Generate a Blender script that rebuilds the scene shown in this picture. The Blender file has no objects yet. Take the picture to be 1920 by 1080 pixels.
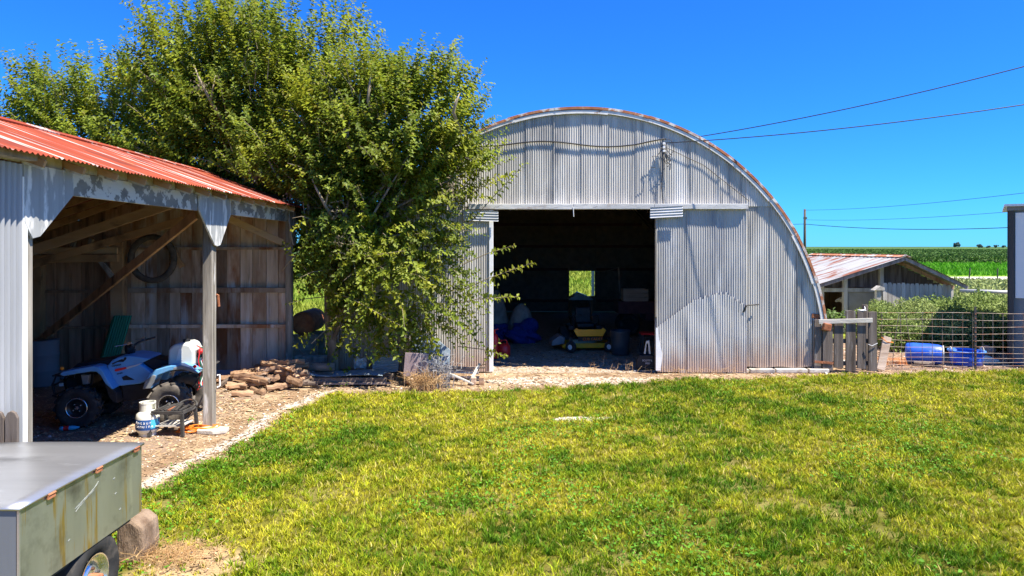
import bpy, bmesh, math, random
import numpy as np
from mathutils import Vector, Matrix, Euler

random.seed(7)
RNG = np.random.default_rng(11)
R = math.radians
scene = bpy.context.scene
COL = scene.collection

# ---------------------------------------------------------------- camera
cd = bpy.data.cameras.new("camera")
cam = bpy.data.objects.new("camera", cd)
COL.objects.link(cam)
cam.location = (0, 0, 2.7)
cam.rotation_euler = (R(90), 0, 0)
cd.sensor_width = 36.0
cd.lens = 24.0
cd.shift_y = -78.0 / 1920.0
cd.clip_start = 0.1
cd.clip_end = 6000
scene.camera = cam
FPX, HOR, CAMH = 1280.0, 462.0, 2.7

# ---------------------------------------------------------------- sky
world = bpy.data.worlds.new("World")
scene.world = world
world.use_nodes = True
wn = world.node_tree
for n in list(wn.nodes):
    wn.nodes.remove(n)
sky = wn.nodes.new("ShaderNodeTexSky")
sky.sky_type = 'NISHITA'
sky.sun_disc = False
sky.sun_elevation = R(62)
sky.sun_rotation = R(118.4)
sky.altitude = 200
sky.air_density = 1.0
sky.dust_density = 0.0
sky.ozone_density = 10.0
hs = wn.nodes.new("ShaderNodeHueSaturation")
hs.inputs["Saturation"].default_value = 1.0
hs.inputs["Value"].default_value = 1.0
bg = wn.nodes.new("ShaderNodeBackground")
bg.inputs[1].default_value = 0.09
wo = wn.nodes.new("ShaderNodeOutputWorld")
wn.links.new(sky.outputs[0], hs.inputs["Color"])
tint = wn.nodes.new("ShaderNodeMix")           # the photograph's own deep azure rendering of the sky
tint.data_type = 'RGBA'
tint.blend_type = 'MULTIPLY'
tint.inputs[0].default_value = 1.0
tint.inputs[7].default_value = (0.13, 0.50, 0.95, 1)
wn.links.new(hs.outputs[0], tint.inputs[6])
wn.links.new(tint.outputs[2], bg.inputs[0])
wn.links.new(bg.outputs[0], wo.inputs[0])

# ---------------------------------------------------------------- sun
sd = bpy.data.lights.new("sun", 'SUN')
sd.energy = 4.0
sd.angle = R(0.5)
sd.color = (1.0, 0.93, 0.80)
sun = bpy.data.objects.new("sun", sd)
COL.objects.link(sun)
TOSUN = Vector((0.4131, -0.2230, 0.8829)).normalized()
sun.rotation_euler = TOSUN.to_track_quat('Z', 'Y').to_euler()
sun.location = (10, -5, 20)

scene.view_settings.view_transform = 'Standard'
scene.view_settings.look = 'None'
scene.view_settings.gamma = 1.0
scene.view_settings.exposure = 1.5
scene.view_settings.use_curve_mapping = False
scene.render.engine = 'CYCLES'
scene.cycles.max_bounces = 10
scene.cycles.diffuse_bounces = 8
scene.cycles.transparent_max_bounces = 6


def at(px, py, Y):
    """world point that stands Y metres away, read off the photograph's own perspective"""
    return Vector(((px - 960.0) / FPX * Y, Y, CAMH - (py - HOR) / FPX * Y))


def gnd(px, py):
    Y = FPX * CAMH / (py - HOR)
    return Vector(((px - 960.0) / FPX * Y, Y, 0.0))


# ---------------------------------------------------------------- helpers
ORG = {}


class MB:
    def __init__(self):
        self.v = []
        self.f = []

    def add(self, vs, fs):
        o = len(self.v)
        self.v.extend([tuple(p) for p in vs])
        self.f.extend([tuple(i + o for i in q) for q in fs])
        return self

    def box(self, c, s, rot=None):
        c = Vector(c)
        vs = []
        for dz in (-.5, .5):
            for dx, dy in ((-.5, -.5), (.5, -.5), (.5, .5), (-.5, .5)):
                p = Vector((dx * s[0], dy * s[1], dz * s[2]))
                if rot is not None:
                    p = rot @ p
                vs.append(p + c)
        return self.add(vs, [(3, 2, 1, 0), (4, 5, 6, 7), (0, 1, 5, 4), (1, 2, 6, 5), (2, 3, 7, 6), (3, 0, 4, 7)])

    def bar(self, a, b, w, h, up=(0, 0, 1)):
        """beam from a to b, w across, h along 'up'"""
        a, b = Vector(a), Vector(b)
        d = (b - a)
        L = d.length
        d.normalize()
        up = Vector(up)
        s = d.cross(up)
        if s.length < 1e-4:
            s = d.cross(Vector((0, 1, 0)))
        s.normalize()
        u = s.cross(d).normalized()
        m = Matrix((s, d, u)).transposed()
        return self.box((a + b) / 2, (w, L, h), m)

    def tube(self, pts, r, n=6, cap=True):
        pts = [Vector(p) for p in pts]
        rs = r if isinstance(r, (list, tuple)) else [r] * len(pts)
        vs, fs = [], []
        prev = None
        for i, p in enumerate(pts):
            if i == 0:
                d = pts[1] - p
            elif i == len(pts) - 1:
                d = p - pts[i - 1]
            else:
                d = pts[i + 1] - pts[i - 1]
            if d.length < 1e-9:
                d = Vector((0, 0, 1))
            d.normalize()
            if prev is None:
                a = Vector((0, 0, 1)) if abs(d.z) < .9 else Vector((1, 0, 0))
                s = d.cross(a).normalized()
            else:
                s = prev - d * prev.dot(d)
                s = s.normalized() if s.length > 1e-6 else d.orthogonal().normalized()
            prev = s
            t = d.cross(s)
            for k in range(n):
                an = 2 * math.pi * k / n
                vs.append(p + (s * math.cos(an) + t * math.sin(an)) * rs[i])
        for i in range(len(pts) - 1):
            for k in range(n):
                k2 = (k + 1) % n
                fs.append((i * n + k, i * n + k2, (i + 1) * n + k2, (i + 1) * n + k))
        if cap:
            fs.append(tuple(range(n - 1, -1, -1)))
            fs.append(tuple((len(pts) - 1) * n + k for k in range(n)))
        return self.add(vs, fs)

    def lathe(self, prof, n=20, c=(0, 0, 0), axis='z', close=False):
        """profile of (radius, along) turned about an axis"""
        vs, fs = [], []
        c = Vector(c)
        for r, h in prof:
            for k in range(n):
                a = 2 * math.pi * k / n
                x, y = r * math.cos(a), r * math.sin(a)
                p = {'z': (x, y, h), 'y': (x, h, y), 'x': (h, x, y)}[axis]
                vs.append(Vector(p) + c)
        m = len(prof)
        for i in range(m - 1 if not close else m):
            j = (i + 1) % m
            for k in range(n):
                k2 = (k + 1) % n
                fs.append((i * n + k, i * n + k2, j * n + k2, j * n + k))
        return self.add(vs, fs)

    def prism(self, poly, y0, y1, axis='y'):
        n = len(poly)
        vs = []
        for h in (y0, y1):
            for a, b in poly:
                vs.append({'y': (a, h, b), 'x': (h, a, b), 'z': (a, b, h)}[axis])
        fs = [tuple(range(n)), tuple(range(2 * n - 1, n - 1, -1))]
        for i in range(n):
            j = (i + 1) % n
            fs.append((i, i + n, j + n, j))
        return self.add(vs, fs)

    def corr(self, u0, u1, vb, vt, P, pitch=.050, amp=.009, rows=3, seg=6, dent=0.0, lip=0.0):
        """corrugated sheet; P(u, v, w) maps along, up, outward to a point"""
        n = max(2, int(round((u1 - u0) / (pitch / seg))))
        vs, fs = [], []
        ph = random.random() * 10
        for i in range(n + 1):
            u = u0 + (u1 - u0) * i / n
            b = vb(u) if callable(vb) else vb
            t = vt(u) if callable(vt) else vt
            t = max(t, b + .001)
            w = amp * math.cos(2 * math.pi * u / pitch)
            if lip and i >= n - 2:
                w += lip
            for j in range(rows + 1):
                v = b + (t - b) * j / rows
                dd = dent * math.sin(u * 5.1 + ph + v * 2.3) * math.sin(v * 3.7 + ph * 2) if dent else 0
                vs.append(P(u, v, w + dd))
        for i in range(n):
            for j in range(rows):
                a = i * (rows + 1) + j
                fs.append((a, a + rows + 1, a + rows + 2, a + 1))
        return self.add(vs, fs)

    def blob(self, c, r, seed=0, amp=.15, n1=12, n2=8, sx=1, sy=1, sz=1):
        rnd = random.Random(seed)
        ph = [rnd.random() * 6.28 for _ in range(8)]
        vs, fs = [], []
        c = Vector(c)
        for i in range(n2 + 1):
            th = math.pi * i / n2
            for k in range(n1):
                a = 2 * math.pi * k / n1
                x, y, z = math.sin(th) * math.cos(a), math.sin(th) * math.sin(a), math.cos(th)
                rr = r * (1 + amp * (math.sin(3 * x + ph[0]) * math.sin(4 * y + ph[1]) + .6 * math.sin(7 * z + ph[2] + 5 * x) + .5 * math.sin(9 * y + ph[3] + 4 * z)))
                vs.append(c + Vector((x * rr * sx, y * rr * sy, z * rr * sz)))
        for i in range(n2):
            for k in range(n1):
                k2 = (k + 1) % n1
                fs.append((i * n1 + k, (i + 1) * n1 + k, (i + 1) * n1 + k2, i * n1 + k2))
        return self.add(vs, fs)

    def build(self, name, mat, parent=None, smooth=False, bevel=0.0, loc=None, local=False, seg=2):
        me = bpy.data.meshes.new(name)
        if loc is None:
            o0 = Vector((0, 0, 0)) if (parent is None or local) else ORG.get(parent.name, Vector((0, 0, 0)))
        else:
            o0 = Vector(loc)
        me.from_pydata([(p[0] - o0.x, p[1] - o0.y, p[2] - o0.z) for p in self.v], [], self.f)
        bm = bmesh.new()
        bm.from_mesh(me)
        bmesh.ops.recalc_face_normals(bm, faces=bm.faces)
        bm.to_mesh(me)
        bm.free()
        if smooth:
            me.polygons.foreach_set("use_smooth", [True] * len(me.polygons))
        me.materials.append(mat)
        o = bpy.data.objects.new(name, me)
        COL.objects.link(o)
        if parent is not None:
            o.parent = parent
            ORG[o.name] = o0
        elif loc is not None:
            o.location = loc
            ORG[o.name] = o0
        if bevel:
            m = o.modifiers.new("bevel", 'BEVEL')
            m.width = bevel
            m.segments = seg
            m.limit_method = 'ANGLE'
            m.angle_limit = R(35)
            if smooth is False and seg > 1:
                pass
        return o


def tag(o, label, cat, group=None):
    o["label"] = label
    o["category"] = cat
    if group:
        o["group"] = group
    return o


def thing(name, label, cat, loc, rz=0.0, group=None, rot=None):
    o = bpy.data.objects.new(name, None)
    o.empty_display_size = .2
    COL.objects.link(o)
    o.location = loc
    o.rotation_euler = rot if rot is not None else (0, 0, rz)
    ORG[o.name] = Vector(loc)
    return tag(o, label, cat, group)


def copy_tree(o, parent=None):
    c = o.copy()
    COL.objects.link(c)
    if parent is not None:
        c.parent = parent
    for ch in list(o.children):
        copy_tree(ch, c)
    return c


def struct(o):
    o["kind"] = "structure"
    return o


def text_mesh(name, body, size, mat, parent, loc, rot, extrude=.002, sx=1.0):
    cu = bpy.data.curves.new(name, 'FONT')
    cu.body = body
    cu.size = size
    cu.extrude = extrude
    cu.align_x = 'CENTER'
    cu.align_y = 'CENTER'
    cu.resolution_u = 2
    t = bpy.data.objects.new(name + "_tmp", cu)
    COL.objects.link(t)
    dg = bpy.context.evaluated_depsgraph_get()
    me = bpy.data.meshes.new_from_object(t.evaluated_get(dg))
    bpy.data.objects.remove(t)
    me.materials.clear()
    me.materials.append(mat)
    o = bpy.data.objects.new(name, me)
    COL.objects.link(o)
    o.parent = parent
    o.location = loc
    o.rotation_euler = rot
    o.scale = (sx, 1, 1)
    return o


# ---------------------------------------------------------------- materials
def _nt(name):
    m = bpy.data.materials.new(name)
    m.use_nodes = True
    nt = m.node_tree
    b = nt.nodes["Principled BSDF"]
    return m, nt, b


def coords(nt, stretch=(1, 1, 1), world=False):
    """object coordinates, shifted by each object's own random number"""
    L = nt.links
    if world:
        g = nt.nodes.new("ShaderNodeNewGeometry")
        src = g.outputs["Position"]
    else:
        tc = nt.nodes.new("ShaderNodeTexCoord")
        oi = nt.nodes.new("ShaderNodeObjectInfo")
        mul = nt.nodes.new("ShaderNodeMath")
        mul.operation = 'MULTIPLY'
        mul.inputs[1].default_value = 57.0
        L.new(oi.outputs["Random"], mul.inputs[0])
        ad = nt.nodes.new("ShaderNodeVectorMath")
        ad.operation = 'ADD'
        L.new(tc.outputs["Object"], ad.inputs[0])
        L.new(mul.outputs[0], ad.inputs[1])
        src = ad.outputs[0]
    mp = nt.nodes.new("ShaderNodeVectorMath")
    mp.operation = 'MULTIPLY'
    mp.inputs[1].default_value = stretch
    L.new(src, mp.inputs[0])
    return mp.outputs[0]


def noise(nt, vec, scale, detail=4, rough=.55):
    n = nt.nodes.new("ShaderNodeTexNoise")
    n.inputs["Scale"].default_value = scale
    n.inputs["Detail"].default_value = detail
    n.inputs["Roughness"].default_value = rough
    nt.links.new(vec, n.inputs["Vector"])
    return n.outputs["Fac"]


def ramp(nt, fac, stops):
    r = nt.nodes.new("ShaderNodeValToRGB")
    e = r.color_ramp.elements
    while len(e) < len(stops):
        e.new(.5)
    for k, (p, c) in enumerate(stops):
        e[k].position = p
        e[k].color = (c[0], c[1], c[2], 1) if isinstance(c, (tuple, list)) else (c, c, c, 1)
    nt.links.new(fac, r.inputs[0])
    return r.outputs[0]


def mix(nt, fac, a, b, mode='MIX'):
    m = nt.nodes.new("ShaderNodeMix")
    m.data_type = 'RGBA'
    m.blend_type = mode
    for s, val in ((0, fac), (6, a), (7, b)):
        if isinstance(val, (int, float)):
            m.inputs[s].default_value = val
        elif isinstance(val, (tuple, list)):
            m.inputs[s].default_value = (val[0], val[1], val[2], 1)
        else:
            nt.links.new(val, m.inputs[s])
    return m.outputs[2]


def math_(nt, op, a, b=None):
    m = nt.nodes.new("ShaderNodeMath")
    m.operation = op
    for s, val in ((0, a), (1, b)):
        if val is None:
            continue
        if isinstance(val, (int, float)):
            m.inputs[s].default_value = val
        else:
            nt.links.new(val, m.inputs[s])
    return m.outputs[0]


def pmat(name, c1, c2, scale=6, stretch=(1, 1, 1), rough=.8, metal=0.0, stains=(), bump=.15, bscale=None,
         rand=.0, spec=.3, band=None, lo=.3, hi=.7, bstretch=None, bdist=.02, detail=5):
    """two-tone noise, stains of (colour, scale, low, high, stretch), tone that differs from object to object"""
    m, nt, b = _nt(name)
    v = coords(nt, stretch)
    f = noise(nt, v, scale, detail)
    col = ramp(nt, f, [(lo, c1), (hi, c2)])
    for st in stains:
        sc, ss, slo, shi, sst = st
        sv = coords(nt, sst)
        k = noise(nt, sv, ss, 5, .6)
        col = mix(nt, ramp(nt, k, [(slo, 0.0), (shi, 1.0)]), col, sc)
    if band:                                        # a stain that clings to the foot of a sheet (world height)
        bc, z0, z1, bs = band
        g = nt.nodes.new("ShaderNodeNewGeometry")
        sx = nt.nodes.new("ShaderNodeSeparateXYZ")
        nt.links.new(g.outputs["Position"], sx.inputs[0])
        nn = noise(nt, coords(nt, (1, 1, .12), True), bs, 5, .65)
        zz = math_(nt, 'ADD', sx.outputs[2], math_(nt, 'MULTIPLY', math_(nt, 'SUBTRACT', nn, .5), 1.5))
        mr = nt.nodes.new("ShaderNodeMapRange")
        mr.inputs[1].default_value = z1
        mr.inputs[2].default_value = z0
        nt.links.new(zz, mr.inputs[0])
        col = mix(nt, math_(nt, 'MULTIPLY', mr.outputs[0], .6), col, bc)
    if rand:
        oi = nt.nodes.new("ShaderNodeObjectInfo")
        mr = nt.nodes.new("ShaderNodeMapRange")
        mr.inputs[3].default_value = 1 - rand
        mr.inputs[4].default_value = 1 + rand
        nt.links.new(oi.outputs["Random"], mr.inputs[0])
        h = nt.nodes.new("ShaderNodeHueSaturation")
        nt.links.new(mr.outputs[0], h.inputs["Value"])
        nt.links.new(col, h.inputs["Color"])
        col = h.outputs[0]
    nt.links.new(col, b.inputs["Base Color"])
    b.inputs["Roughness"].default_value = rough
    b.inputs["Metallic"].default_value = metal
    b.inputs["Specular IOR Level"].default_value = spec
    if bump:
        bn = noise(nt, coords(nt, bstretch or stretch), bscale or scale * 3, 6, .65)
        bp = nt.nodes.new("ShaderNodeBump")
        bp.inputs["Strength"].default_value = bump
        bp.inputs["Distance"].default_value = bdist
        nt.links.new(bn, bp.inputs["Height"])
        nt.links.new(bp.outputs[0], b.inputs["Normal"])
    return m


def attr_mat(name, rough=.9, bump=0.0, bscale=60, transl=0.0, spec=.2, nz=None):
    """colour kept per face or per vertex in the attribute Col"""
    m, nt, b = _nt(name)
    a = nt.nodes.new("ShaderNodeAttribute")
    a.attribute_name = "Col"
    col = a.outputs["Color"]
    if nz:
        v = coords(nt, (1, 1, 1), True)
        for sc, lo, hi in nz:
            n = noise(nt, v, sc, 6, .7)
            col = mix(nt, 1.0, col, ramp(nt, n, [(.3, lo), (.7, hi)]), 'MULTIPLY')
    nt.links.new(col, b.inputs["Base Color"])
    b.inputs["Roughness"].default_value = rough
    b.inputs["Specular IOR Level"].default_value = spec
    if bump:
        n = noise(nt, coords(nt, (1, 1, 1), True), bscale, 6, .7)
        bp = nt.nodes.new("ShaderNodeBump")
        bp.inputs["Strength"].default_value = bump
        bp.inputs["Distance"].default_value = .03
        nt.links.new(n, bp.inputs["Height"])
        nt.links.new(bp.outputs[0], b.inputs["Normal"])
    if transl:
        t = nt.nodes.new("ShaderNodeBsdfTranslucent")
        nt.links.new(col, t.inputs[0])
        mx = nt.nodes.new("ShaderNodeMixShader")
        mx.inputs[0].default_value = transl
        nt.links.new(b.outputs[0], mx.inputs[1])
        nt.links.new(t.outputs[0], mx.inputs[2])
        nt.links.new(mx.outputs[0], nt.nodes["Material Output"].inputs[0])
    return m


VZ = (1, 1, .12)     # streaks that run down a vertical sheet or board
M = {}
M['galv'] = pmat('galvanised', (.38, .355, .315), (.60, .565, .505), 3.0, (1, 1, .15), .55, .0,
                 [((.20, .195, .19), 7, .54, .70, (1, 1, .07)), ((.66, .64, .60), 1.6, .55, .75, (1, 1, .3)), ((.26, .25, .24), 1.1, .58, .75, (1, 1, .5)),
                  ((.30, .20, .13), 9, .72, .82, (1, 1, .15))], .25, 8, .10, .35,
                 ((.36, .19, .10), .15, .75, 7))
M['galv_door'] = pmat('galvanised_door', (.31, .30, .285), (.46, .445, .42), 3.0, (1, 1, .15), .5, .0,
                 [((.22, .225, .245), 4, .50, .70, (1, 1, .12)), ((.62, .62, .62), 1.6, .56, .75, (1, 1, .3))], .25, 8, .08, .4)
M['galv_low'] = pmat('galvanised_low', (.43, .415, .39), (.58, .56, .525), 3.0, (1, 1, .15), .5, .0,
                 [((.40, .41, .43), 5, .55, .75, (1, 1, .12))], .25, 8, .08, .4, ((.36, .19, .10), .1, .72, 7))
M['galv_h'] = pmat('galvanised_patch', (.36, .37, .38), (.6, .6, .6), 4, (.3, 1, 1), .5, .0,
                   [((.3, .2, .14), 6, .68, .8, (1, 1, 1))], .2, 8, .08, .35)
M['galv_blue'] = pmat('galvanised_side', (.25, .26, .28), (.36, .37, .39), 3, VZ, .45, .05,
                      [((.35, .35, .37), 6, .6, .75, VZ)], .15, 8, .05, .4)
M['trim_white'] = pmat('chalky_white_trim', (.55, .54, .51), (.8, .79, .76), 5, (1, 1, 1), .7, 0,
                       [((.33, .17, .09), 6, .58, .68, (1, 1, 1)), ((.3, .28, .25), 10, .6, .75, (1, 1, 1))], .25, 20, .1)
M['trim_rust'] = pmat('rusted_trim', (.36, .12, .055), (.50, .22, .11), 6, (1, 1, 1), .85, 0,
                      [((.66, .62, .57), 3.2, .52, .6, (1, 1, 1)), ((.17, .07, .04), 8, .6, .75, (1, 1, 1))], .3, 20, .15)
M['header'] = pmat('weathered_track_board', (.42, .42, .41), (.66, .65, .63), 5, (.3, 1, 1), .75, 0,
                   [((.28, .2, .14), 4, .56, .7, (.4, 1, 1)), ((.25, .25, .26), 14, .6, .7, (.3, 1, 1))], .3, 20, .1)
M['roof_red'] = pmat('red_roof', (.235, .042, .022), (.335, .075, .036), 2.5, (.15, 1, .15), .75, 0,
                     [((.50, .42, .38), 5.5, .575, .605, (.02, 1, .02)), ((.28, .05, .045), 2.2, .55, .75, (.05, 1, .05)),
                      ((.13, .035, .028), 1.3, .50, .72, (1, 1, 1)), ((.40, .17, .08), 7, .62, .72, (.3, 1, .3))], .15, 12, .16, .12)
M['wood_grey'] = pmat('grey_boards', (.16, .135, .115), (.37, .335, .30), 7, VZ, .85, 0,
                      [((.10, .075, .06), 9, .58, .75, (1, 1, .05)), ((.48, .46, .43), 4, .6, .78, VZ)], .4, 30, .30, .2)
M['wood_brown'] = pmat('brown_boards', (.28, .15, .085), (.52, .33, .21), 7, VZ, .85, 0,
                       [((.05, .03, .022), 9, .55, .75, (1, 1, .05)), ((.34, .29, .25), 6, .66, .8, (1, 1, .06))], .4, 30, .30, .2)
M['wood_mixed'] = pmat('end_wall_boards', (.38, .27, .175), (.66, .54, .42), 6, VZ, .85, 0,
                       [((.27, .12, .055), 2.2, .46, .66, (1, 1, .3)), ((.66, .63, .59), 3.5, .56, .68, VZ),
                        ((.07, .055, .05), 10, .6, .75, (1, 1, .05))], .4, 30, .45, .2)
M['rafter'] = pmat('rafters', (.30, .175, .085), (.54, .34, .18), 7, (.2, 1, .2), .85, 0,
                   [((.06, .04, .03), 6, .55, .75, (.3, 1, .3))], .35, 30, .2, .2)
M['beam_brown'] = pmat('beam', (.40, .27, .15), (.58, .41, .25), 6, (.15, .15, 1), .85, 0, [((.1, .06, .04), 6, .6, .75, (.3, .3, 1))], .35, 30, .15, .2)
M['paint_peel'] = pmat('peeling_white_paint', (.17, .165, .155), (.27, .26, .24), 7, (1, .4, 1), .8, 0,
                       [((.60, .58, .53), 7.5, .49, .53, (1, .7, .8)), ((.40, .36, .26), 3, .62, .75, (1, 1, 1))], .35, 25, .08, .3)
M['paint_gusset'] = pmat('peeling_gusset_paint', (.26, .27, .27), (.38, .39, .39), 7, VZ, .8, 0,
                         [((.62, .62, .60), 7.0, .53, .59, (1, 1, .25))], .3, 25, .08, .3)
M['post'] = pmat('weathered_post', (.13, .115, .095), (.44, .40, .34), 10, (1, 1, .08), .85, 0,
                 [((.66, .64, .61), 6, .60, .68, (1, 1, .15)), ((.12, .10, .085), 12, .62, .75, (1, 1, .05))], .45, 30, .08, .2)
M['gate_wood'] = pmat('gate_boards', (.085, .065, .052), (.22, .185, .16), 9, (1, 1, .07), .9, 0,
                      [((.42, .40, .38), 8, .60, .75, (1, 1, .1)), ((.045, .035, .03), 14, .6, .72, (1, 1, .05))], .55, 35, .15, .15)
M['wood_pale'] = pmat('pale_board', (.50, .46, .39), (.70, .66, .58), 8, (.15, 1, 1), .85, 0,
                      [((.32, .27, .21), 14, .6, .7, (.3, 1, 1))], .4, 30, .12, .2)
M['wood_scrap'] = pmat('scrap_boards', (.28, .20, .15), (.52, .42, .34), 8, (.2, 1, 1), .85, 0,
                       [((.62, .57, .5), 5, .6, .75, (.3, 1, 1))], .4, 30, .25, .2)
M['log'] = pmat('split_logs', (.22, .125, .07), (.46, .295, .185), 7, (.25, 1, 1), .9, 0,
                [((.58, .47, .37), 3.5, .56, .72, (.3, 1, 1)), ((.10, .06, .04), 9, .6, .75, (.3, 1, 1))], .6, 25, .25, .2, bdist=.03)
M['log_dark'] = pmat('bark_logs', (.10, .075, .06), (.28, .22, .175), 9, (.35, 1, 1), .95, 0,
                     [((.46, .36, .27), 4, .6, .72, (1, 1, 1))], .8, 25, .25, .15, bdist=.03)
M['log_old'] = pmat('old_sawn_timber', (.17, .115, .075), (.36, .265, .19), 7, (1, 1, .3), .95, 0,
                    [((.14, .09, .06), 5, .55, .68, (1, 1, .3))], .8, 22, .05, .15, bdist=.04)
M['scuff'] = pmat('scuffed_metal', (.26, .28, .25), (.46, .48, .45), 30, (1, 1, 1), .5, .3, [], 0)
M['bark'] = pmat('bark', (.14, .11, .085), (.34, .29, .24), 9, (1, 1, .25), .95, 0, [], .7, 20, .1, .15, bdist=.03)
M['twig'] = pmat('twigs', (.22, .17, .11), (.36, .30, .21), 9, (1, 1, 1), .9, 0, [], .2, 20)
M['rust'] = pmat('rust', (.30, .10, .045), (.46, .19, .09), 8, (1, 1, 1), .9, 0, [((.14, .06, .04), 6, .55, .75, (1, 1, 1))], .4, 25, .1)
M['rust_orange'] = pmat('orange_rust', (.52, .17, .04), (.66, .27, .08), 8, (1, 1, 1), .9, 0, [], .3, 25, .1)
M['iron'] = pmat('dull_iron', (.045, .043, .042), (.10, .095, .09), 9, (1, 1, 1), .65, .3, [((.22, .10, .05), 7, .62, .75, (1, 1, 1))], .2, 25)
M['wire'] = pmat('fence_wire', (.17, .13, .11), (.34, .29, .26), 9, (1, 1, 1), .6, .4, [((.25, .11, .06), 5, .5, .65, (1, 1, 1))], .1, 25)
M['black'] = pmat('black_plastic', (.016, .016, .018), (.028, .028, .031), 9, (1, 1, 1), .5, 0, [((.07, .06, .05), 6, .6, .8, (1, 1, 1))], .1, 30)
M['rubber'] = pmat('rubber', (.02, .02, .021), (.042, .041, .04), 8, (1, 1, 1), .85, 0, [((.13, .11, .09), 5, .55, .75, (1, 1, 1))], .2, 30)
M['eave_paint'] = pmat('old_cream_paint', (.36, .33, .25), (.58, .55, .46), 8, (1, 1, 1), .85, 0, [((.24, .19, .13), 9, .55, .7, (1, 1, 1))], .3, 25, .1, .2)
M['tread'] = pmat('dusty_tread', (.06, .053, .046), (.15, .13, .11), 9, (1, 1, 1), .9, 0, [], .3, 30)
M['atv_blue'] = pmat('blue_grey_plastic', (.11, .32, .60), (.15, .39, .68), 5, (1, 1, 1), .33, 0, [((.16, .28, .50), 4, .6, .8, (1, 1, 1))], .05, 20, 0, .5)
M['atv_grey'] = pmat('grey_plastic', (.17, .18, .19), (.26, .27, .28), 6, (1, 1, 1), .45, 0, [], .05, 20, 0, .5)
M['chrome'] = pmat('bright_rim', (.66, .66, .66), (.82, .82, .82), 6, (1, 1, 1), .2, .9, [], 0)
M['rim_dark'] = pmat('dark_rim', (.02, .02, .022), (.04, .04, .043), 6, (1, 1, 1), .3, .5, [], 0)
M['red'] = pmat('red_plastic', (.68, .015, .015), (.78, .03, .03), 6, (1, 1, 1), .4, 0, [((.35, .01, .01), 5, .6, .8, (1, 1, 1))], .05, 20, 0, .5)
M['amber'] = pmat('amber_lens', (.85, .25, .02), (.9, .3, .03), 6, (1, 1, 1), .3, 0, [], 0)
M['taillight'] = pmat('red_lens', (.8, .015, .015), (.85, .02, .02), 6, (1, 1, 1), .3, 0, [], 0)
M['white_plastic'] = pmat('white_plastic', (.50, .53, .53), (.64, .66, .64), 3, (1, 1, 1), .35, 0, [((.42, .42, .33), 2.2, .55, .8, (1, 1, .5))], .03, 20, 0, .5)
M['propane'] = pmat('cream_tank_paint', (.66, .66, .56), (.78, .78, .70), 6, (1, 1, 1), .4, 0, [((.34, .24, .16), 9, .68, .8, (1, 1, 1))], .05, 20)
M['blue_label'] = pmat('blue_label', (.015, .06, .22), (.03, .10, .30), 3, (1, 1, 1), .4, 0, [], 0)
M['cyan_label'] = pmat('cyan_label', (.05, .38, .58), (.10, .48, .66), 6, (1, 1, 1), .4, 0, [], 0)
M['white_paint'] = pmat('white_paint', (.74, .74, .73), (.84, .84, .83), 6, (1, 1, 1), .5, 0, [((.5, .46, .42), 9, .68, .8, (1, 1, 1))], .05, 20)
M['green_sheet'] = pmat('green_sheeting', (.008, .15, .075), (.02, .24, .12), 5, VZ, .45, 0, [], .1, 20, .1)
M['aluminium'] = pmat('brushed_aluminium', (.46, .465, .47), (.60, .605, .61), 4, (.12, 1, 1), .34, .75, [((.62, .63, .64), 5, .64, .72, (.5, 1, 1)), ((.22, .22, .22), 3, .52, .75, (.4, 1, 1)), ((.5, .5, .5), 25, .6, .75, (1, .5, 1))], .06, 20)
M['alu_side'] = pmat('tarnished_aluminium_side', (.42, .44, .44), (.54, .56, .56), 4, (1, 1, .2), .32, .8,
                     [((.50, .36, .12), 12, .57, .64, (.4, 1, .08)), ((.60, .62, .60), 9, .62, .72, (.4, 1, .15)), ((.20, .20, .19), 2.5, .5, .7, (1, 1, 1))], .04, 20)
M['yellow'] = pmat('mower_yellow', (.92, .36, .005), (.97, .44, .01), 6, (1, 1, 1), .35, 0, [((.3, .2, .06), 8, .62, .8, (1, 1, 1))], .04, 20, 0, .5)
M['blue_tarp'] = pmat('blue_tarp', (.006, .022, .17), (.014, .045, .30), 6, (1, 1, 1), .35, 0, [], 1.0, 5, 0, .5, bdist=.16)
M['blue_plastic'] = pmat('blue_plastic', (.015, .075, .48), (.03, .13, .62), 4, (1, 1, 1), .38, 0, [((.25, .34, .55), 5, .62, .8, (1, 1, 1))], .06, 14, 0, .5)
M['blue_rim'] = pmat('blue_tub_rim_highlight', (.06, .20, .62), (.10, .28, .70), 4, (1, 1, 1), .3, 0, [], 0)  # lighter than the tub: highlight painted into the rim colour
M['sack'] = pmat('grey_sack', (.22, .21, .19), (.34, .33, .30), 6, (1, 1, 1), .8, 0, [], .5, 12, .1, bdist=.05)
M['barrel_dark'] = pmat('dark_barrel', (.03, .042, .055), (.055, .07, .085), 5, (1, 1, 1), .4, 0, [], .08, 20)
M['wagon'] = pmat('maroon_wagon', (.10, .035, .04), (.16, .06, .06), 6, (1, 1, 1), .7, 0, [((.10, .10, .16), 4, .6, .75, (1, 1, 1))], .15, 20)
M['crate'] = pmat('crate_wood', (.40, .29, .21), (.56, .43, .33), 7, (.2, 1, 1), .8, 0, [], .2, 30)
M['block'] = pmat('grey_blocks', (.20, .20, .19), (.34, .335, .32), 8, (1, 1, 1), .95, 0, [((.12, .10, .08), 4, .55, .75, (1, 1, 1))], .6, 25, .15, .15)
M['stone'] = pmat('limestone', (.46, .42, .36), (.66, .62, .55), 7, (1, 1, 1), .95, 0, [((.30, .23, .16), 4, .55, .75, (1, 1, 1))], .6, 25, .15, .15)
M['blue_panel'] = pmat('blue_grey_sheet', (.26, .33, .40), (.40, .48, .55), 4, (1, 1, 1), .5, .2, [((.5, .52, .52), 7, .62, .75, (1, 1, 1))], .2, 14, .1)
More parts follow.
